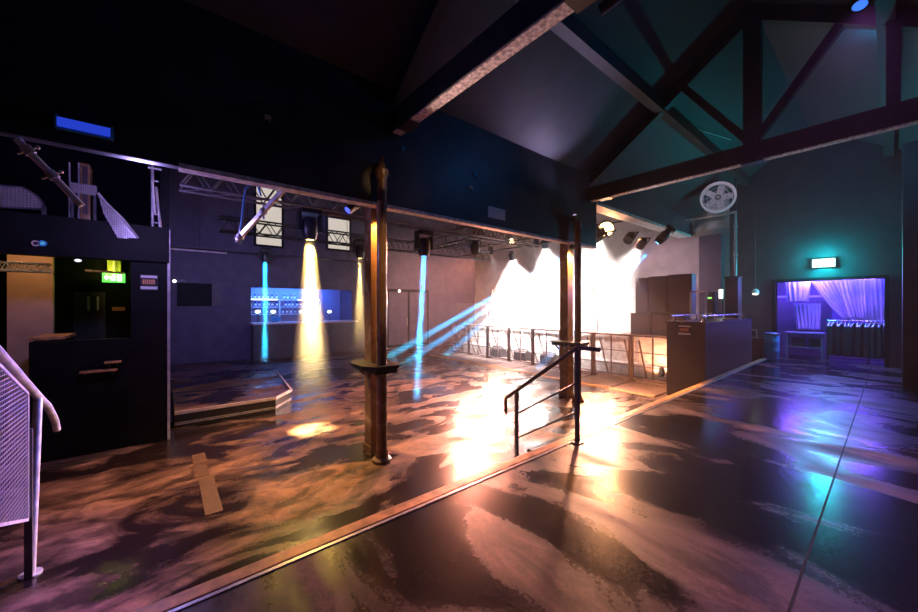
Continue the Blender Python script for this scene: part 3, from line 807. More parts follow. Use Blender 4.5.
# exit sign: green with a running figure, arrow and door
a, b = on_y(102, 282, 9.0), on_y(125, 273.5, 9.0)
W, Hh = b.x - a.x, b.z - a.z
t = thing('exit_sign', 'lit green exit sign with white pictogram above the entrance doors', 'sign')
MB().box((a.x, 9.0, a.z), (b.x, 9.06, b.z), .004).build('body', M_GREEN, t)
m = MB()
def P2(u_, v_): return (a.x + u_ * W, 8.994, a.z + v_ * Hh)
m.box((a.x + .66 * W, 8.99, a.z + .15 * Hh), (a.x + .86 * W, 9.0, a.z + .85 * Hh))
m.prism([P2(.08, .5), P2(.2, .78), P2(.2, .6), P2(.34, .6), P2(.34, .4), P2(.2, .4), P2(.2, .22)], (0, .006, 0))
m.build('pictogram', M_SIGNW, t)
m = MB()
m.ball((a.x + .52 * W, 8.993, a.z + .8 * Hh), .09 * Hh, 8)
m.bar(P2(.5, .7), P2(.47, .42), .012, .05); m.bar(P2(.47, .42), P2(.56, .2), .012, .03); m.bar(P2(.47, .42), P2(.39, .22), .012, .03); m.bar(P2(.5, .64), P2(.59, .5), .012, .025); m.bar(P2(.5, .64), P2(.41, .52), .012, .025)
m.build('running_figure', M_SIGNW, t)
MB().tube(((a.x + b.x) / 2, 9.03, b.z), ((a.x + b.x) / 2, 9.03, 2.5), .012).build('hanger', M_GALV, t)
settle(t, ((a.x + b.x) / 2, 9.03, a.z))
a2, b2 = on_y(104, 272, 9.15), on_y(121, 255, 9.15)
t = thing('sign_bulkhead', 'bulkhead above the green exit sign, yellow light put in its colour', 'panel')
MB().box((a2.x + .04, 9.15, a2.z), (b2.x, 9.3, b2.z), .01).build('panel', M_YEL, t)  # yellow light spill put into the panel's colour
MB().box((a2.x - .06, 9.12, b2.z - .06), (b2.x + .02, 9.32, b2.z), .008).build('cap', M_YEL, t)
settle(t, ((a2.x + b2.x) / 2, 9.2, a2.z))
a, b = on_y(85, 270.5, 8.6), on_y(124, 273, 8.6)
tag(settle(MB().tube(a, b, .02, 10).build('ceiling_pipe', M_PEEL, None, True), a), 'pale horizontal pipe just above the green exit sign', 'pipe')
# booth notice, ledges
a, b = on_y(140, 290, BY), on_y(158, 275, BY)
s = sign(mk_y(a.x, BY - .001, a.z), b.x - a.x, b.z - a.z, 'small notice with an orange row on the black booth panel by its corner')
settle(s, (a.x, BY, a.z))
for px0, px1, py, l in ((79, 117, 374, 'narrow orange-lit drinks ledge on the black booth front'), (104, 121, 364, 'shorter ledge just above the orange-lit one on the booth front')):
    a, b = on_y(px0, py, BY - .1), on_y(px1, py, BY - .1)
    t = thing('drinks_ledge', l, 'shelf')
    MB().box((a.x, BY - .1, a.z), (b.x, BY, a.z + .025), .004).build('board', M_NOSE, t)
    MB().box((a.x + .03, BY - .06, a.z - .05), (a.x + .05, BY, a.z)).build('bracket', M_FIX, t); MB().box((b.x - .05, BY - .06, a.z - .05), (b.x - .03, BY, a.z)).build('bracket', M_FIX, t)
    settle(t, ((a.x + b.x) / 2, BY, a.z))
t = thing('entrance_desk', 'dark entrance desk with a lit wooden top behind the booth wall', 'desk')
MB().box((-1.3, BY + .12, 1.06), (-1.0, BY + .9, 1.10), .006).build('top', M_NOSE, t)
MB().box((-1.27, BY + .15, LOW), (-1.03, BY + .85, 1.06)).build('body', M_BLACK, t)
settle(t, (-1.0, BY + .5, LOW))
# yellow lattice girder over the entrance
def girder(p0, p1, h, wd, m1, label, n=10, r=.018, cat='truss', m2=None, group=None, name='lighting_truss'):
    t = thing(name, label, cat, group)
    p0, p1 = Vector(p0), Vector(p1); ax_ = (p1 - p0).normalized(); sd = Vector((0, 0, 1)).cross(ax_).normalized() * wd / 2; up = Vector((0, 0, h))
    for s_ in (1, -1):
        MB().tube(p0 + sd * s_, p1 + sd * s_, r, 10).build('chord', m1, t, True)
        MB().tube(p0 + sd * s_ + up, p1 + sd * s_ + up, r, 10).build('chord', m1, t, True)
    m = MB()
    for k in range(n):
        A, B = p0.lerp(p1, k / n), p0.lerp(p1, (k + 1) / n); C = (A + B) / 2
        for s_ in (1, -1):
            m.tube(A + sd * s_, C + sd * s_ + up, r * .5, 6); m.tube(C + sd * s_ + up, B + sd * s_, r * .5, 6)
        m.tube(A + sd + up, A - sd + up, r * .5, 6); m.tube(A + sd, B - sd, r * .5, 6)
    m.build('lattice', m2 or m1, t)
    return settle(t, p0)
a, b = on_y(0, 266, 6.95), on_y(51, 274, 6.95)
girder((a.x - .3, 6.95, 1.93), (b.x, 6.95, 1.93), .1, .12, M_YEL, 'small yellow lattice girder above the lit entrance', 9, .012, name='lattice_girder')
# things on the mezzanine edge
def perforated(pts, y, step, m, name, parent):
    """perforated sheet filling a polygon (x, z): thin bars both ways, clipped to the outline"""
    b_ = MB()
    def spans(c, ax_):
        hits = []
        for (p, q) in zip(pts, pts[1:] + pts[:1]):
            if (p[ax_] - c) * (q[ax_] - c) < 0:
                f_ = (c - p[ax_]) / (q[ax_] - p[ax_]); hits.append(p[1 - ax_] + (q[1 - ax_] - p[1 - ax_]) * f_)
        hits.sort(); return list(zip(hits[::2], hits[1::2]))
    for ax_ in (0, 1):
        c = min(p[ax_] for p in pts) + step / 2
        while c < max(p[ax_] for p in pts):
            for (l, h) in spans(c, ax_):
                if ax_ == 0: b_.box((c - step * .28, y - .002, l), (c + step * .28, y + .002, h))
                else: b_.box((l, y - .002, c - step * .28), (h, y + .002, c + step * .28))
            c += step
    return b_.build(name, m, parent)
def mezz(pix, y): return [(on_y(px, py, y).x, on_y(px, py, y).z) for px, py in pix]
t = thing('perforated_balustrade', 'pale perforated guard panel with a rounded corner at the far left', 'balustrade')
P = mezz([(-30, 183), (22, 187), (36, 195), (43, 203), (44, 209), (-30, 206)], BY - .02)
perforated(P, BY - .02, .03, M_ALU, 'sheet', t)
m = MB(); 
for p, q in zip(P, P[1:]): m.bar((p[0], BY - .02, p[1]), (q[0], BY - .02, q[1]), .02, .02, (0, 1, 0))
m.build('edge_frame', M_RAIL, t)
for x in (P[0][0], P[4][0]): MB().box((x - .02, BY - .03, 2.55), (x + .02, BY, P[5][1] + .1)).build('post', M_RAIL, t)
settle(t, (P[4][0], BY, 2.6))
t = thing('stair_guard', 'blue-lit perforated stair guard sloping down beside the booth', 'balustrade')
P = mezz([(98, 193), (106, 203), (122, 218), (138, 238), (118, 238), (104, 214)], BY - .07)
perforated(P, BY - .07, .022, M_ALU, 'sheet', t)
m = MB()
for p, q in zip(P[:4], P[1:4]): m.tube((p[0], BY - .07, p[1]), (q[0], BY - .07, q[1]), .016, 8)
m.build('edge_rail', M_ALU, t)
settle(t, (P[3][0], BY - .07, P[3][1]))
t = thing('mezzanine_shelf', 'thin pink-lit perforated shelf on the mezzanine edge', 'shelf')
a, b = on_y(70, 192, BY), on_y(97, 187.5, BY)
perforated([(a.x, a.z), (b.x, a.z), (b.x, b.z + .02), (a.x, b.z + .02)], BY, .02, M_ALU, 'sheet', t)
for x in (a.x + .02, b.x - .02): MB().box((x - .012, BY, 2.6), (x + .012, BY + .03, a.z + .05)).build('post', M_RAIL, t)
settle(t, (a.x, BY, 2.6))
t = thing('equipment_box', 'brown equipment box standing on the perforated mezzanine shelf', 'equipment box')
a, b = on_y(81, 186, BY + .12), on_y(91, 166, BY + .12)
MB().box((a.x, BY + .05, 2.6), (b.x, BY + .25, b.z), .01).build('body', M_BRONZE, t)
MB().box((a.x + .02, BY + .044, 2.7), (b.x - .02, BY + .05, b.z - .04)).build('front_panel', M_GRILLE, t)
settle(t, ((a.x + b.x) / 2, BY + .15, 2.6))
for px, l in ((70, 'perforated upright strip left of the brown equipment box'), (79, 'perforated upright strip touching the brown equipment box')):
    a, b = on_y(px - .9, 182, BY + .05), on_y(px + .9, 163, BY + .05)
    o = perforated([(a.x, 2.6), (b.x, 2.6), (b.x, b.z), (a.x, b.z)], BY + .03, .014, M_GALV, 'perforated_strip', None)
    tag(settle(o, (a.x, BY + .03, 2.6)), l, 'metal strip')
a, b = on_y(17, 139, 4.27), on_y(82, 206, 4.27)
t = thing('scaffold_tube', 'pale sloping scaffold tube with clamps at the upper left', 'scaffold tube')
MB().tube(a, b, .024, 14).build('tube', mat('pale_scaffold_paint', (.8, .76, .84), .35), t, True)
for f_ in (.16, .52):
    c = a.lerp(b, f_); dr = (b - a).normalized(); m = MB().tube(c - dr * .03, c + dr * .03, .036, 12); n = dr.cross(Vector((0, 1, 0))); m.tube(c - n * .07, c + n * .06, .009, 8); m.ball(c + n * .06, .016, 8)
    m.build('clamp', M_GALV, t)
settle(t, b)
# ladder of tubes at booth corner
t = thing('lighting_ladder', 'upright tube ladder with small lamps above the booth corner', 'lighting stand')
z0, z1 = 2.62, on_y(153, 166, BY + .1).z
xa, xb = on_y(152.5, 200, BY + .1).x, on_y(160.5, 240, BY + .1).x
MB().tube((xa, BY + .08, z0), (xa, BY + .08, z1), .018).build('upright', M_GALV, t, True)
MB().tube((xb, BY + .08, z0), (xb - .05, BY + .08, z1 - .3), .018).build('upright', M_GALV, t, True)
m = MB()
for k in range(6): m.tube((xa, BY + .08, z0 + .08 + k * .12), (xb - .02, BY + .08, z0 + .08 + k * .12), .01, 8)
m.build('rung', M_GALV, t)
MB().box((xa - .05, BY + .06, z1 - .05), (xa + .1, BY + .1, z1 - .03)).build('top_bracket', M_WHITE, t)
MB().tube((xb - .06, BY + .03, z0 + .2), (xb - .09, BY + .03, z0 + .65), .014, 10).build('lamp_tube', M_WHITE, t, label='pale tube lit green and white')
settle(t, (xa, BY + .08, z0))
a, b = on_y(165, 248.3, BY + .3), on_y(227, 251, BY + .3)
tag(settle(MB().tube((a.x - .2, BY + .3, a.z), (b.x, BY + .3, a.z), .013, 10).build('steel_bar', M_GALV, None, True), (a.x, BY + .3, a.z)), 'thin bright steel bar reaching out from the booth corner', 'bar')
# two small round lamps on the mezzanine front
for k, (px, py, l) in enumerate(((36, 243.5, 'small pink ring lamp on the black mezzanine front'), (43, 243.5, 'small blue lamp on the black mezzanine front'))):
    c = on_y(px, py, BY - .05)
    t = thing('panel_lamp', l, 'lamp')
    MB().lathe([(.022, 0), (.036, 0), (.036, .02), (.022, .02), (.022, 0)], (c.x, BY - .052, c.z), (0, -1, 0), 20).build('bezel', (M_PLTOP, M_BLUEP)[k], t)
    MB().lathe([(0, .008), (.022, .008)], (c.x, BY - .052, c.z), (0, -1, 0), 16).build('lens', (M_FIX, emitter('blue_panel_lens', (.1, .5, .9), .6))[k], t)
    settle(t, (c.x, BY - .05, c.z))
c = on_y(78, 260.5, 8.3)
t = thing('ceiling_spot', 'small lit ceiling spot inside the entrance', 'light')
MB().lathe([(0, 0), (.06, 0), (.06, -.08), (.05, -.08)], (c.x, 8.3, 2.5), (0, 0, 1), 16).build('can', M_FIX, t)
MB().ball((c.x, 8.3, c.z), .035, 12, (1.2, 1, .7)).build('bulb', emitter('cool_spot_bulb', (.75, .75, 1), 1.6), t, True)
settle(t, (c.x, 8.3, c.z))

# ================================================================ beam furniture
a, b = on_y(56, 133, WY), on_y(114, 141, WY); zt_ = on_y(85, 125.5, WY).z; zb_ = on_y(85, 134, WY).z
t = thing('fluorescent_batten', 'blue fluorescent batten fixed to the beam at the upper left', 'light')
MB().box((a.x, WY - .05, zb_ - .01), (b.x, WY, zt_ + .01), .006).build('housing', M_BLUEP, t)
MB().box((a.x + .015, WY - .075, zb_), (b.x - .015, WY - .05, zt_), .01).build('diffuser', E_TUBE, t)
for x in (a.x, b.x - .015): MB().box((x, WY - .08, zb_ - .015), (x + .015, WY, zt_ + .015), .004).build('end_cap', M_BLUEP, t)
settle(t, ((a.x + b.x) / 2, WY, zb_))
a, b = on_y(488, 217, WY), on_y(505, 210, WY)
tag(settle(MB().box((a.x, WY - .006, a.z), (b.x, WY, b.z)).build('paper_notice', M_WHITE), (a.x, WY, a.z)), 'small pale paper stuck on the beam left of the second column', 'sign')
for px, py, c_, l in ((403, 148, M_BLUEP, 'small blue-lit sensor on the beam beside the first column cap'), (268, 117, M_WHITE, 'small pale hook on the dark beam left of the first column'), (475, 175, M_BLUEP, 'tiny blue sensor on the beam between the two columns'), (471, 187.5, M_WHITE, 'tiny pale hook on the beam below the blue sensor')):
    c = on_y(px, py, WY - .02)
    t = thing('beam_sensor' if c_ is M_BLUEP else 'beam_hook', l, 'sensor' if c_ is M_BLUEP else 'hook')
    MB().box((c.x - .03, WY - .03, c.z - .02), (c.x + .03, WY, c.z + .02), .005).build('body', c_, t)
    MB().tube((c.x + .005, WY - .02, c.z), (c.x + .012, WY - .05, c.z - .06), .008, 8).build('stem', c_, t)
    settle(t, (c.x, WY, c.z - .02))
# sloping blue-lit scaffold bar and looped cable under the beam
a, b = on_y(287, 186, WY + .1), on_y(237, 240, 5.0)
t = thing('brace_bar', 'blue-lit sloping brace bar hanging below the beam', 'scaffold bar')
MB().bar(a, b, .035, .05).build('bar', M_GALV, t)
for f_ in (.45, .93):
    m = MB(); c = a.lerp(b, f_); m.ball(c, .045, 10); m.tube(c + Vector((0, 0, -.09)), c + Vector((0, 0, .08)), .012, 8); m.tube(c + Vector((-.05, 0, -.08)), c + Vector((.05, 0, .03)), .01, 8)
    m.build('clamp', M_GALV, t)
settle(t, b)
pts = [on_y(px, py, 5.0) for px, py in ((239, 238), (242, 220), (244, 200), (246, 189), (251, 184), (258, 186), (261, 196))]
tag(settle(MB().path(pts, .012, 8).build('looped_cable', M_BLUEC, None, True), pts[0]), 'blue cable looped above the end of the brace bar', 'cable')

# ================================================================ lighting trusses over the dance floor
TZ = 3.06
girder((.15, 6, TZ), (7.6, 6, TZ), .28, .28, M_TRUSS, 'lattice lighting truss nearest the beam, running towards the stage', 22, .02)
girder((.9, 9, TZ + .02), (8.7, 9, TZ + .02), .28, .28, M_TRUSSB, 'dark lattice lighting truss crossing in front of the far windows', 22, .02)
girder((5.6, 6.16, TZ), (5.6, 8.84, TZ), .28, .28, M_TRUSS, 'short lattice lighting truss joining the two long trusses', 9, .02)
def hang_bar(p0, p1, r, m, label):
    t = thing('lighting_bar', label, 'lighting bar')
    MB().tube(p0, p1, r, 12).build('bar', m, t, True)
    for f_ in (.12, .88):
        c = Vector(p0).lerp(Vector(p1), f_); MB().tube(c, (c.x, c.y, 6.2), .008, 6).build('suspension', M_CABLE, t)
    return settle(t, p0)
hang_bar((.1, 13.9, 3.3), (6.4, 13.9, 3.3), .024, M_TRUSSB, 'thin lighting bar in front of the far bar')
hang_bar((9.3, 4.7, 3.5), (9.3, 11.5, 3.5), .03, M_FIX, 'black lighting bar above the crowd barrier')
hang_bar((11.3, 4.6, 4.2), (11.3, 12.0, 4.2), .03, M_FIX, 'black lighting bar above the stage')
for x, y in ((.4, 6), (3.4, 6), (7.3, 6), (1.4, 9), (8.3, 9)):
    tag(settle(MB().tube((x, y, TZ + .3), (x, y, 6.2), .007, 6).build('suspension_wire', M_CABLE), (x, y, TZ + .3)), 'thin black wire holding up a lighting truss', 'wire', 'truss suspension wires')

# moving heads: built pointing down (-Z), origin at the top clamp
def moving_head(lens, label, group='moving head lamps'):
    t = thing('moving_head', label, 'stage light', group)
    MB().box((-.15, -.13, -.14), (.15, .13, -.05), .015).build('base', M_FIX, t)
    for s_ in (-1, 1): MB().tube((s_ * .08, 0, -.05), (s_ * .08, 0, 0), .014, 8).build('clamp', M_RAIL, t)
    for s_ in (-1, 1): MB().box((s_ * .165 - .022, -.07, -.42), (s_ * .165 + .022, .07, -.13), .012).build('yoke_arm', M_FIX, t)
    h = MB().lathe([(0, -.2), (.09, -.2), (.125, -.26), (.13, -.4), (.11, -.5), (.085, -.555), (.07, -.555)], (0, 0, 0), (0, 0, 1), 24).build('head', M_FIX, t, True)
    MB().lathe([(0, -.545), (.072, -.545)], (0, 0, 0), (0, 0, 1), 20).build('lens', lens, h)
    return t
def beam(src, dst, r0, r1, m, label, length=1.):
    src, dst = Vector(src), Vector(dst); e = src.lerp(dst, length)
    o = MB().tube(src, e, r0, 20, r0 + (r1 - r0) * length).build('beam_haze_cone', m, None)  # cone of denser haze added along the beam to make it show
    tag(o, label, 'light beam', 'added haze cones showing the light beams', 'stuff'); return settle(o, e)
V_BLUE = volume('blue_tinted_beam_haze', (.3, .68, 1), .4); V_YEL = volume('lit_haze_in_yellow_beam', (1, 1, 1), .4, 0, (.5, 2.3))  # blue light partly put into the haze tint; both kept extra dense
V_BLUED = volume('blue_tinted_diagonal_haze', (.14, .52, 1), .34)  # blue of the light put into the haze colour
CB_ = (.03, .42, 1.); CYEL = (1, .68, .22)
def shaft(p, q, col, power, r, half):           # a tight parallel beam
    o = lamp('AREA', p, q, col, power, 2 * r * .9); o.data.shape = 'DISK'; o.data.spread = math.radians(half * 2)
def head_with_beam(top, lens_z, floor_pt, m_lens, vol, col, power, label, r0, r1, half, blend=.35, blabel=''):
    o = moving_head(m_lens, label)
    o.location = (top.x, top.y, lens_z + .555)
    src = Vector((top.x, top.y, lens_z)); d = (Vector(floor_pt) - src)
    if m_lens is E_BLUE: shaft(src - Vector((0, 0, .012)), floor_pt, col, power, r0, half)
    else: lamp('SPOT', src - Vector((0, 0, .012)), floor_pt, col, power, .03, 2 * half, blend)
    beam(src - Vector((0, 0, .03)), floor_pt, r0, r1, vol, blabel)
    return o
head_with_beam(on_y(265, 262, 13.9), 3.0, on_z(265.5, 361, LOW), E_BLUE, V_BLUE, CB_, 42, 'black moving head throwing a blue beam in front of the bar', .07, .12, .7, .3, 'vertical blue light beam in front of the bar')
head_with_beam(on_y(310, 237, 6.0), 2.56, on_z(313, 429, LOW), E_YEL, V_YEL, CYEL, 9000, 'black moving head throwing a yellow beam from the nearest truss', .07, .42, 8, 1.0, 'broad yellow light beam left of the first column')
head_with_beam(on_y(360, 258, 9.0), 2.75, on_z(359, 374, LOW), E_YEL, V_YEL, CYEL, 9000, 'black moving head with a yellow beam close behind the first column', .07, .26, 5, .6, 'narrow yellow light beam beside the first column')
head_with_beam(on_y(424, 256, 6.0), 2.49, on_z(416.5, 399, LOW), E_BLUE, V_BLUE, CB_, 24, 'black moving head throwing a blue beam between the two columns', .06, .09, .6, .3, 'steep blue light beam between the two columns')
# aimed heads at the stage front
def aimed_head(p, target, lens, label):
    o = moving_head(lens, label, 'moving head lamps'); d = Vector(target) - Vector(p)
    # tilt the whole unit so the lens looks along the beam
    o.rotation_euler = aim(d); o.location = Vector(p) - d.normalized() * .555
    return Vector(p)
T1_ = on_z(388, 357, LOW); T2_ = on_z(446, 355, LOW); T3_ = on_z(537, 369, LOW)
A1 = Vector((9.3, 5.45, 3.3)); A2 = Vector((9.3, 5.9, 3.25)); A3 = on_x(657, 243, 10.2)
for p, q, l, bl_, pw in ((A1, T1_, 'black moving head on the stage bar aimed across the dance floor', 'long diagonal blue beam crossing the dance floor', 600000), (A1, on_z(407, 362, LOW), None, 'thin blue beam just below the long diagonal one', 400000),
                 (A2, T2_, 'black moving head on the stage bar aimed at the far barrier end', 'blue light beam falling at the far end of the barrier', 260000), (A3, T3_, 'black moving head right of the bright stage throwing a blue beam down', 'short blue beam above the loudspeaker stack', 160000)):
    if l: aimed_head(p, q, E_BLUE, l)
    dd = (Vector(q) - p).normalized(); L_ = (Vector(q) - p).length
    lamp('SPOT', p + dd * .02, q, (.015, .34, 1), pw, .03, 2.1, .35)
    beam(p + dd * .3, q, .04, .03 + .017 * L_, V_BLUED, bl_)
# par cans: built pointing down -Z, origin at hook
def par_can(lens, label, p, target, group='par can lamps', r=.11):
    t = thing('par_can', label, 'stage light', group)
    can = MB().lathe([(0, -.08), (r * .55, -.08), (r, -.17), (r, -.38), (r * .9, -.38)], (0, 0, 0), (0, 0, 1), 24).build('can', M_FIX, t, True)
    MB().lathe([(0, -.35), (r * .93, -.35)], (0, 0, 0), (0, 0, 1), 20).build('lens', lens, can)
    m = MB()
    for s_ in (-1, 1): m.bar((s_ * (r + .012), 0, -.25), (s_ * (r + .012), 0, -.03), .01, .035, (0, 1, 0))
    m.bar((-(r + .012), 0, -.03), (r + .012, 0, -.03), .035, .01, (0, 1, 0)); m.build('yoke', M_RAIL, t)
    d = Vector(target) - Vector(p)
    t.rotation_euler = aim(d); t.location = Vector(p) - d.normalized() * .36
    return t
near = Vector((3.2, 1.2, 0))
GA = on_x(606, 229, 9.45); GB = Vector((6.60, 4.27, 2.70)); GC = on_x(512, 241, 11.3)
par_can(E_GOLD, 'glowing golden lamp right of the second column', GA, near, r=.21)
par_can(E_GOLD, 'golden lamp glowing between the second column pair', GB, (6.55, 4.2, 0), r=.05)
par_can(E_GOLD, 'golden lamp on the stage bar left of the second column', GC, (4, 3.5, 0))
par_can(E_WHITE, 'black par can hanging on the nearest truss beside the stage glow', on_y(475, 250, 6.0), (8.5, 9.5, 0))
par_can(M_FIX, 'dark unlit lamp right of the golden one above the stage', on_x(628, 240, 9.6), (6, 5, 0), r=.13)
V_WASH = volume('lit_haze_in_white_wash', (1, .96, .93), .10, .1)
for px, py, tg, l in ((640, 246, (12.6, 7.6, .62), 'white stage wash lamp nearest the loudspeaker stack'), (600, 236, (12.9, 8.0, .62), 'white stage wash lamp right of the second column'),
                      (545, 246, (12.4, 8.6, .62), 'white stage wash lamp just left of the second column'), (512, 258, (12.2, 10.3, .62), 'white stage wash lamp furthest along the stage bar')):
    p = on_x(px, py, 9.55); par_can(E_WHITE, l, p, tg)
    dd = (Vector(tg) - p).normalized(); L_ = (Vector(tg) - p).length
    lamp('SPOT', p + dd * .03, tg, (1, .93, .88), 7000 if px < 640 else 3000, .09, 62 if px < 640 else 44, .5)
    beam(p + dd * .06, tg, .12, .12 + (.5 if px < 640 else .34) * L_, V_WASH, 'white haze lit by the ' + l[6:])
for y in (5.2, 7.3, 9.4):  # three added lamps that brighten the stage front
    p = Vector((9.3, y, 3.42))
    lamp('SPOT', p, (10.6, y + .3, 0), (1, .95, .92), 7500, .08, 75, .7)
    par_can(E_WHITE, 'small fill lamp added on the barrier bar to brighten the stage front, ' + {5.2: 'nearest the second column', 7.3: 'middle of three', 9.4: 'furthest from the columns'}[y], p, (10.6, y + .3, 0), r=.08)
p = Vector((9.82, 3.75, LOW + .3)); par_can(E_GOLD, 'small warm fill lamp added on the floor behind the barrier by the counter', p, (10.38, 4.0, .1), r=.07); lamp('SPOT', off(p, (10.4, 4.0, .1)), (10.4, 4.0, .1), (1, .42, .2), 120, .05, 130, .8)  # added uplight for the orange glow at the barrier end
LV = Vector((1.3, 9.2, 3.0)); par_can(emitter('added_wall_fill_lens', (.35, .3, 1), 2), 'small violet fill lamp added under the dark truss to brighten the far wall', LV, (2, 15, 1.2), r=.07); lamp('SPOT', off(LV, (2, 15, 1.2)), (2, 15, 1.2), (.38, .3, 1), 420, .06, 110, 1)  # added lamp, violet fill for the left of the far wall
def stand_lamp(x, y, tg, col, power, angle, r, lens, label, slabel):
    t = thing('lamp_stand', slabel, 'lamp stand', 'lamp stands on the stage')
    MB().tube((x, y, SZ + .02), (x, y, 1.62), .016, 10).build('pole', M_FIX, t, True)
    MB().lathe([(0, 0), (.17, 0), (.17, .02), (.03, .035), (0, .035)], (x, y, SZ)).build('base', M_FIX, t)
    MB().tube((x - .12, y + .1, 1.62), (x + .12, y - .1, 1.62), .014, 8).build('cross_bar', M_FIX, t, True)
    settle(t, (x, y, SZ))
    p = Vector((x - .14, y - .02, 1.86)); par_can(lens, label, p, tg, 'stage lamps on stands', .13)
    lamp('SPOT', off(p, tg), tg, col, power, r, angle, .9)
stand_lamp(10.7, 6.0, (5.4, 1.5, 0), (1, .42, .23), 5600, 54, .25, E_GOLD, 'golden lamp on the stage stand near the loudspeakers', 'slim lamp stand on the stage near the loudspeaker stack')
stand_lamp(10.7, 10.5, (3.6, 2.6, 0), (1, .36, .22), 2400, 56, .2, E_GOLD, 'golden lamp on the stage stand near the pale cabinet', 'slim lamp stand on the stage near the pale cabinet')
stand_lamp(10.7, 8.4, (4.9, 7.2, LOW), (1, .76, .68), 7500, 56, .3, E_WHITE, 'white lamp on the stage stand in the middle of the stage', 'slim lamp stand in the middle of the stage')
# overhead gear on the near side
par_can(emitter('added_blue_fill_lens', (.1, .13, 1), 1.5), 'small blue fill lamp added under the beam left of the first column, aimed left', Vector((2.0, 4.9, 2.85)), (-.75, 3.7, .6), r=.06)  # added housing for the blue fill on the left handrail
LC = on_x(603, 8, 2.45); par_can(emitter('pale_blue_lens', (.1, .4, 1), 2), 'tiny blue clamp lamp at the top edge beside the nearest roof truss', LC, (2.1, 4.07, 3.0), r=.04)
par_can(emitter('added_roof_fill_lens', (.75, .6, 1), 1), 'small violet fill uplighter added beside the second column cap', Vector((6.3, 4.02, 3.3)), (5.0, 3.5, 4.8), r=.05)  # added source for the purple glow on the roof slope
bl = on_x(860, 5, 6.95)
par_can(emitter('blue_par_lens', (.05, .2, 1), 1.2), 'small blue-lit lamp high on the second truss by its upright post', bl, (3.6, .4, 0), r=.08)
bl2 = Vector((2.55, 2.2, 4.55))

# ================================================================ haze
V_HAZE = volume('thin_room_haze', (1, .95, 1), .0034, .25, (.3, 5.5), .0, 'X')  # density drops to nothing at the left to keep the booth dark
o = MB().box((X0 + .05, Y0 + .05, LOW + .02), (X1 - .02, Y1 - .15, 6.1)).build('haze', V_HAZE); tag(o, 'thin haze across the room, faded out at the left', 'haze', None, 'stuff')
V_STAGE = volume('stage_smoke', (1, .97, .95), .05, .2)
o = MB().box((9.4, 5.2, LOW + .04), (X1 - .3, 12.2, 1.6)).build('smoke', V_STAGE); tag(o, 'low white smoke over the stage and behind the barrier', 'smoke', None, 'stuff')

# ================================================================ light
W_ = bpy.data.worlds.new('world'); S.world = W_; W_.use_nodes = True
W_.node_tree.nodes['Background'].inputs[0].default_value = (.1, .12, .2, 1); W_.node_tree.nodes['Background'].inputs[1].default_value = 0.02
lamp('SPOT', off(GA, near), near, (1, .40, .15), 500, .2, 120, .5)
lamp('SPOT', GB - Vector((0, 0, .03)), (6.62, 4.3, 0), (1, .5, .15), 900, .03, 100, .5)
GB1 = Vector((2.17, 4.24, 2.70)); par_can(E_GOLD, 'small golden fill lamp added between the first column pair under the beam', GB1, (2.15, 4.2, 0), r=.04)  # added lamp that turns the first column's face orange
lamp('SPOT', GB1 - Vector((0, 0, .03)), (2.17, 4.28, 0), (1, .42, .1), 240, .03, 100, .5)
lamp('SPOT', off(GC, near), (2.5, 4, 0), (1, .4, .26), 900, .1, 110, .5)
# spill under the yellow head, then added warm spots for wall and floor
lamp('SPOT', on_y(310, 240, 6.0) - Vector((0, 0, .06)), (1.6, 5.2, LOW), (1, .58, .12), 900, .05, 100, 1)
lamp('SPOT', on_y(310, 238, 6.0) - Vector((0, 0, .08)), on_z(313, 430, LOW), (1, .74, .3), 26000, .03, 15, .9)
lamp('SPOT', Vector((11.3, 9.6, 4.1)), (10.8, 15, .8), (1, .45, .3), 2600, .1, 95, 1)
lamp('SPOT', Vector((9.2, 10.4, 3.42)), (1.9, 5.2, LOW), (1, .34, .22), 8500, .1, 46, 1)
lamp('SPOT', off(GC, (13.5, 12.2, 4.5)), (13.5, 12.0, 4.3), (1, .55, .14), 1100, .1, 110, 1)
# teal bulkhead
lamp('POINT', (X1 - .2, (e0.y + e1.y) / 2, (e0.z + e1.z) / 2), None, (.0, .8, .85), 150, .08)
# cloakroom ultraviolet
lamp('AREA', (X1 + .3, 1.1, 2.5), (X1 + .75, 1.1, .5), (.07, .05, 1), 130, 2.0, size_y=.25)
lamp('AREA', (X1 + 1.7, 1.1, 2.5), (X1 + 1.5, 1.1, .5), (.1, .06, 1), 90, 2.0, size_y=.4)
lamp('POINT', (X1 + .42, 1.55, 2.36), None, (.62, .3, 1), 34, .08)
lamp('AREA', (X1 + .1, 1.1, 2.13), (X1 - 1.6, .9, 0), (.24, .1, 1), 75, 1.7, size_y=.06)
# bar
lamp('AREA', ((BX0 + BX1) / 2 - .4, Y1 + .7, 2.45), ((BX0 + BX1) / 2 - .4, Y1 + 1.0, 1), (.06, .25, 1), 130, 3.0, size_y=.3)
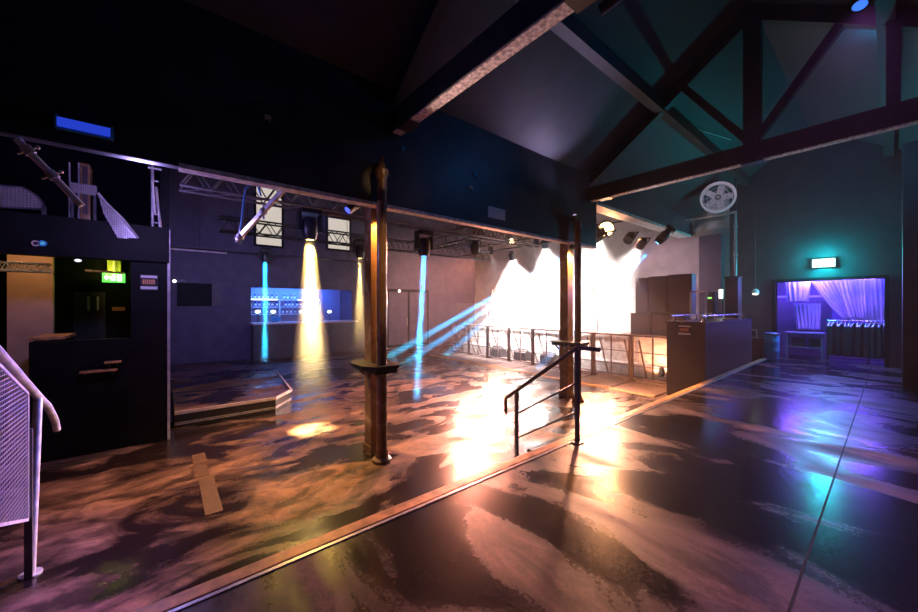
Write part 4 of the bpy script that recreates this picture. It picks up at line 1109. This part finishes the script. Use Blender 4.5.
# added spots that brighten the beam, walls, fan, roof, soffits, floor and column
lamp('SPOT', off(bl, (2.2, 4.2, 3.5), .06), (2.2, 4.2, 3.5), (.01, .28, 1), 55, .08, 70, 1)
lamp('SPOT', off(bl, (13.5, 0, 4.4), .4), (13.5, .2, 4.6), (.0, .42, .7), 200, .08, 110, 1)
lamp('SPOT', off(bl, fc, .45), fc, (.9, .75, 1), 380, .04, 10, .3)
lamp('SPOT', (9.5, 6.4, 3.4), (13.4, 4.9, 2.4), (1, .55, .72), 420, .1, 50, 1)
lamp('SPOT', (6.22, 3.98, 3.42), (4.95, 3.4, 4.85), (.7, .58, 1), 120, .05, 85, 1)
lamp('SPOT', (2.25, 4.12, 2.72), (2.36, 1.6, 3.75), (1, .62, .55), 130, .04, 70, .9)
lamp('SPOT', (6.9, 4.12, 2.72), (7.17, 2.0, 3.75), (.9, .7, .8), 60, .04, 60, .9)
lamp('SPOT', off(bl, (3.6, .4, 0)), (3.6, .2, 0), (.62, .2, .9), 600, .08, 60, 1)
lamp('SPOT', off(LC, (2.1, 4.07, 3.1), .03), (2.1, 4.07, 3.1), (1, .55, .2), 60, .03, 8, .9)
lamp('SPOT', off(LC, (2.1, 4.07, 1.9), .03), (2.1, 4.07, 1.9), (1, .55, .22), 260, .03, 24, .9)
# entrance
ew = on_y(16, 268, 7.5)
lamp('POINT', (ew.x, 7.5, 2.3), None, (1, .5, .2), 13, .06)
lamp('POINT', ((a2.x + b2.x) / 2, 8.9, a2.z + .04), None, (.85, .9, .1), 5, .04)  # added lamp, deepens the yellow on the bulkhead
# added blue and violet fill on the left, beside the batten's own light
lamp('SPOT', off((2.0, 4.9, 2.85), (-.75, 3.7, .6), .03), (-.75, 3.7, .6), (.1, .12, 1), 1700, .06, 50, 1)
bm_ = on_y(85, 130, WY - .1)
lamp('AREA', bm_, (bm_.x, 0, 2.9), (.05, .1, 1), 20, .4, size_y=.05)
lamp('POINT', (-.2, 5.3, 2.6), None, (.42, .32, 1), 80, .08)

# ================================================================ colour
S.view_settings.view_transform = 'Standard'; S.view_settings.look = 'None'; S.view_settings.gamma = 1; S.view_settings.exposure = 0
S.cycles.use_denoising = True
S.cycles.max_bounces = 6; S.cycles.diffuse_bounces = 3; S.cycles.glossy_bounces = 3; S.cycles.transmission_bounces = 4; S.cycles.volume_bounces = 1; S.cycles.transparent_max_bounces = 8
S.cycles.sample_clamp_indirect = 6
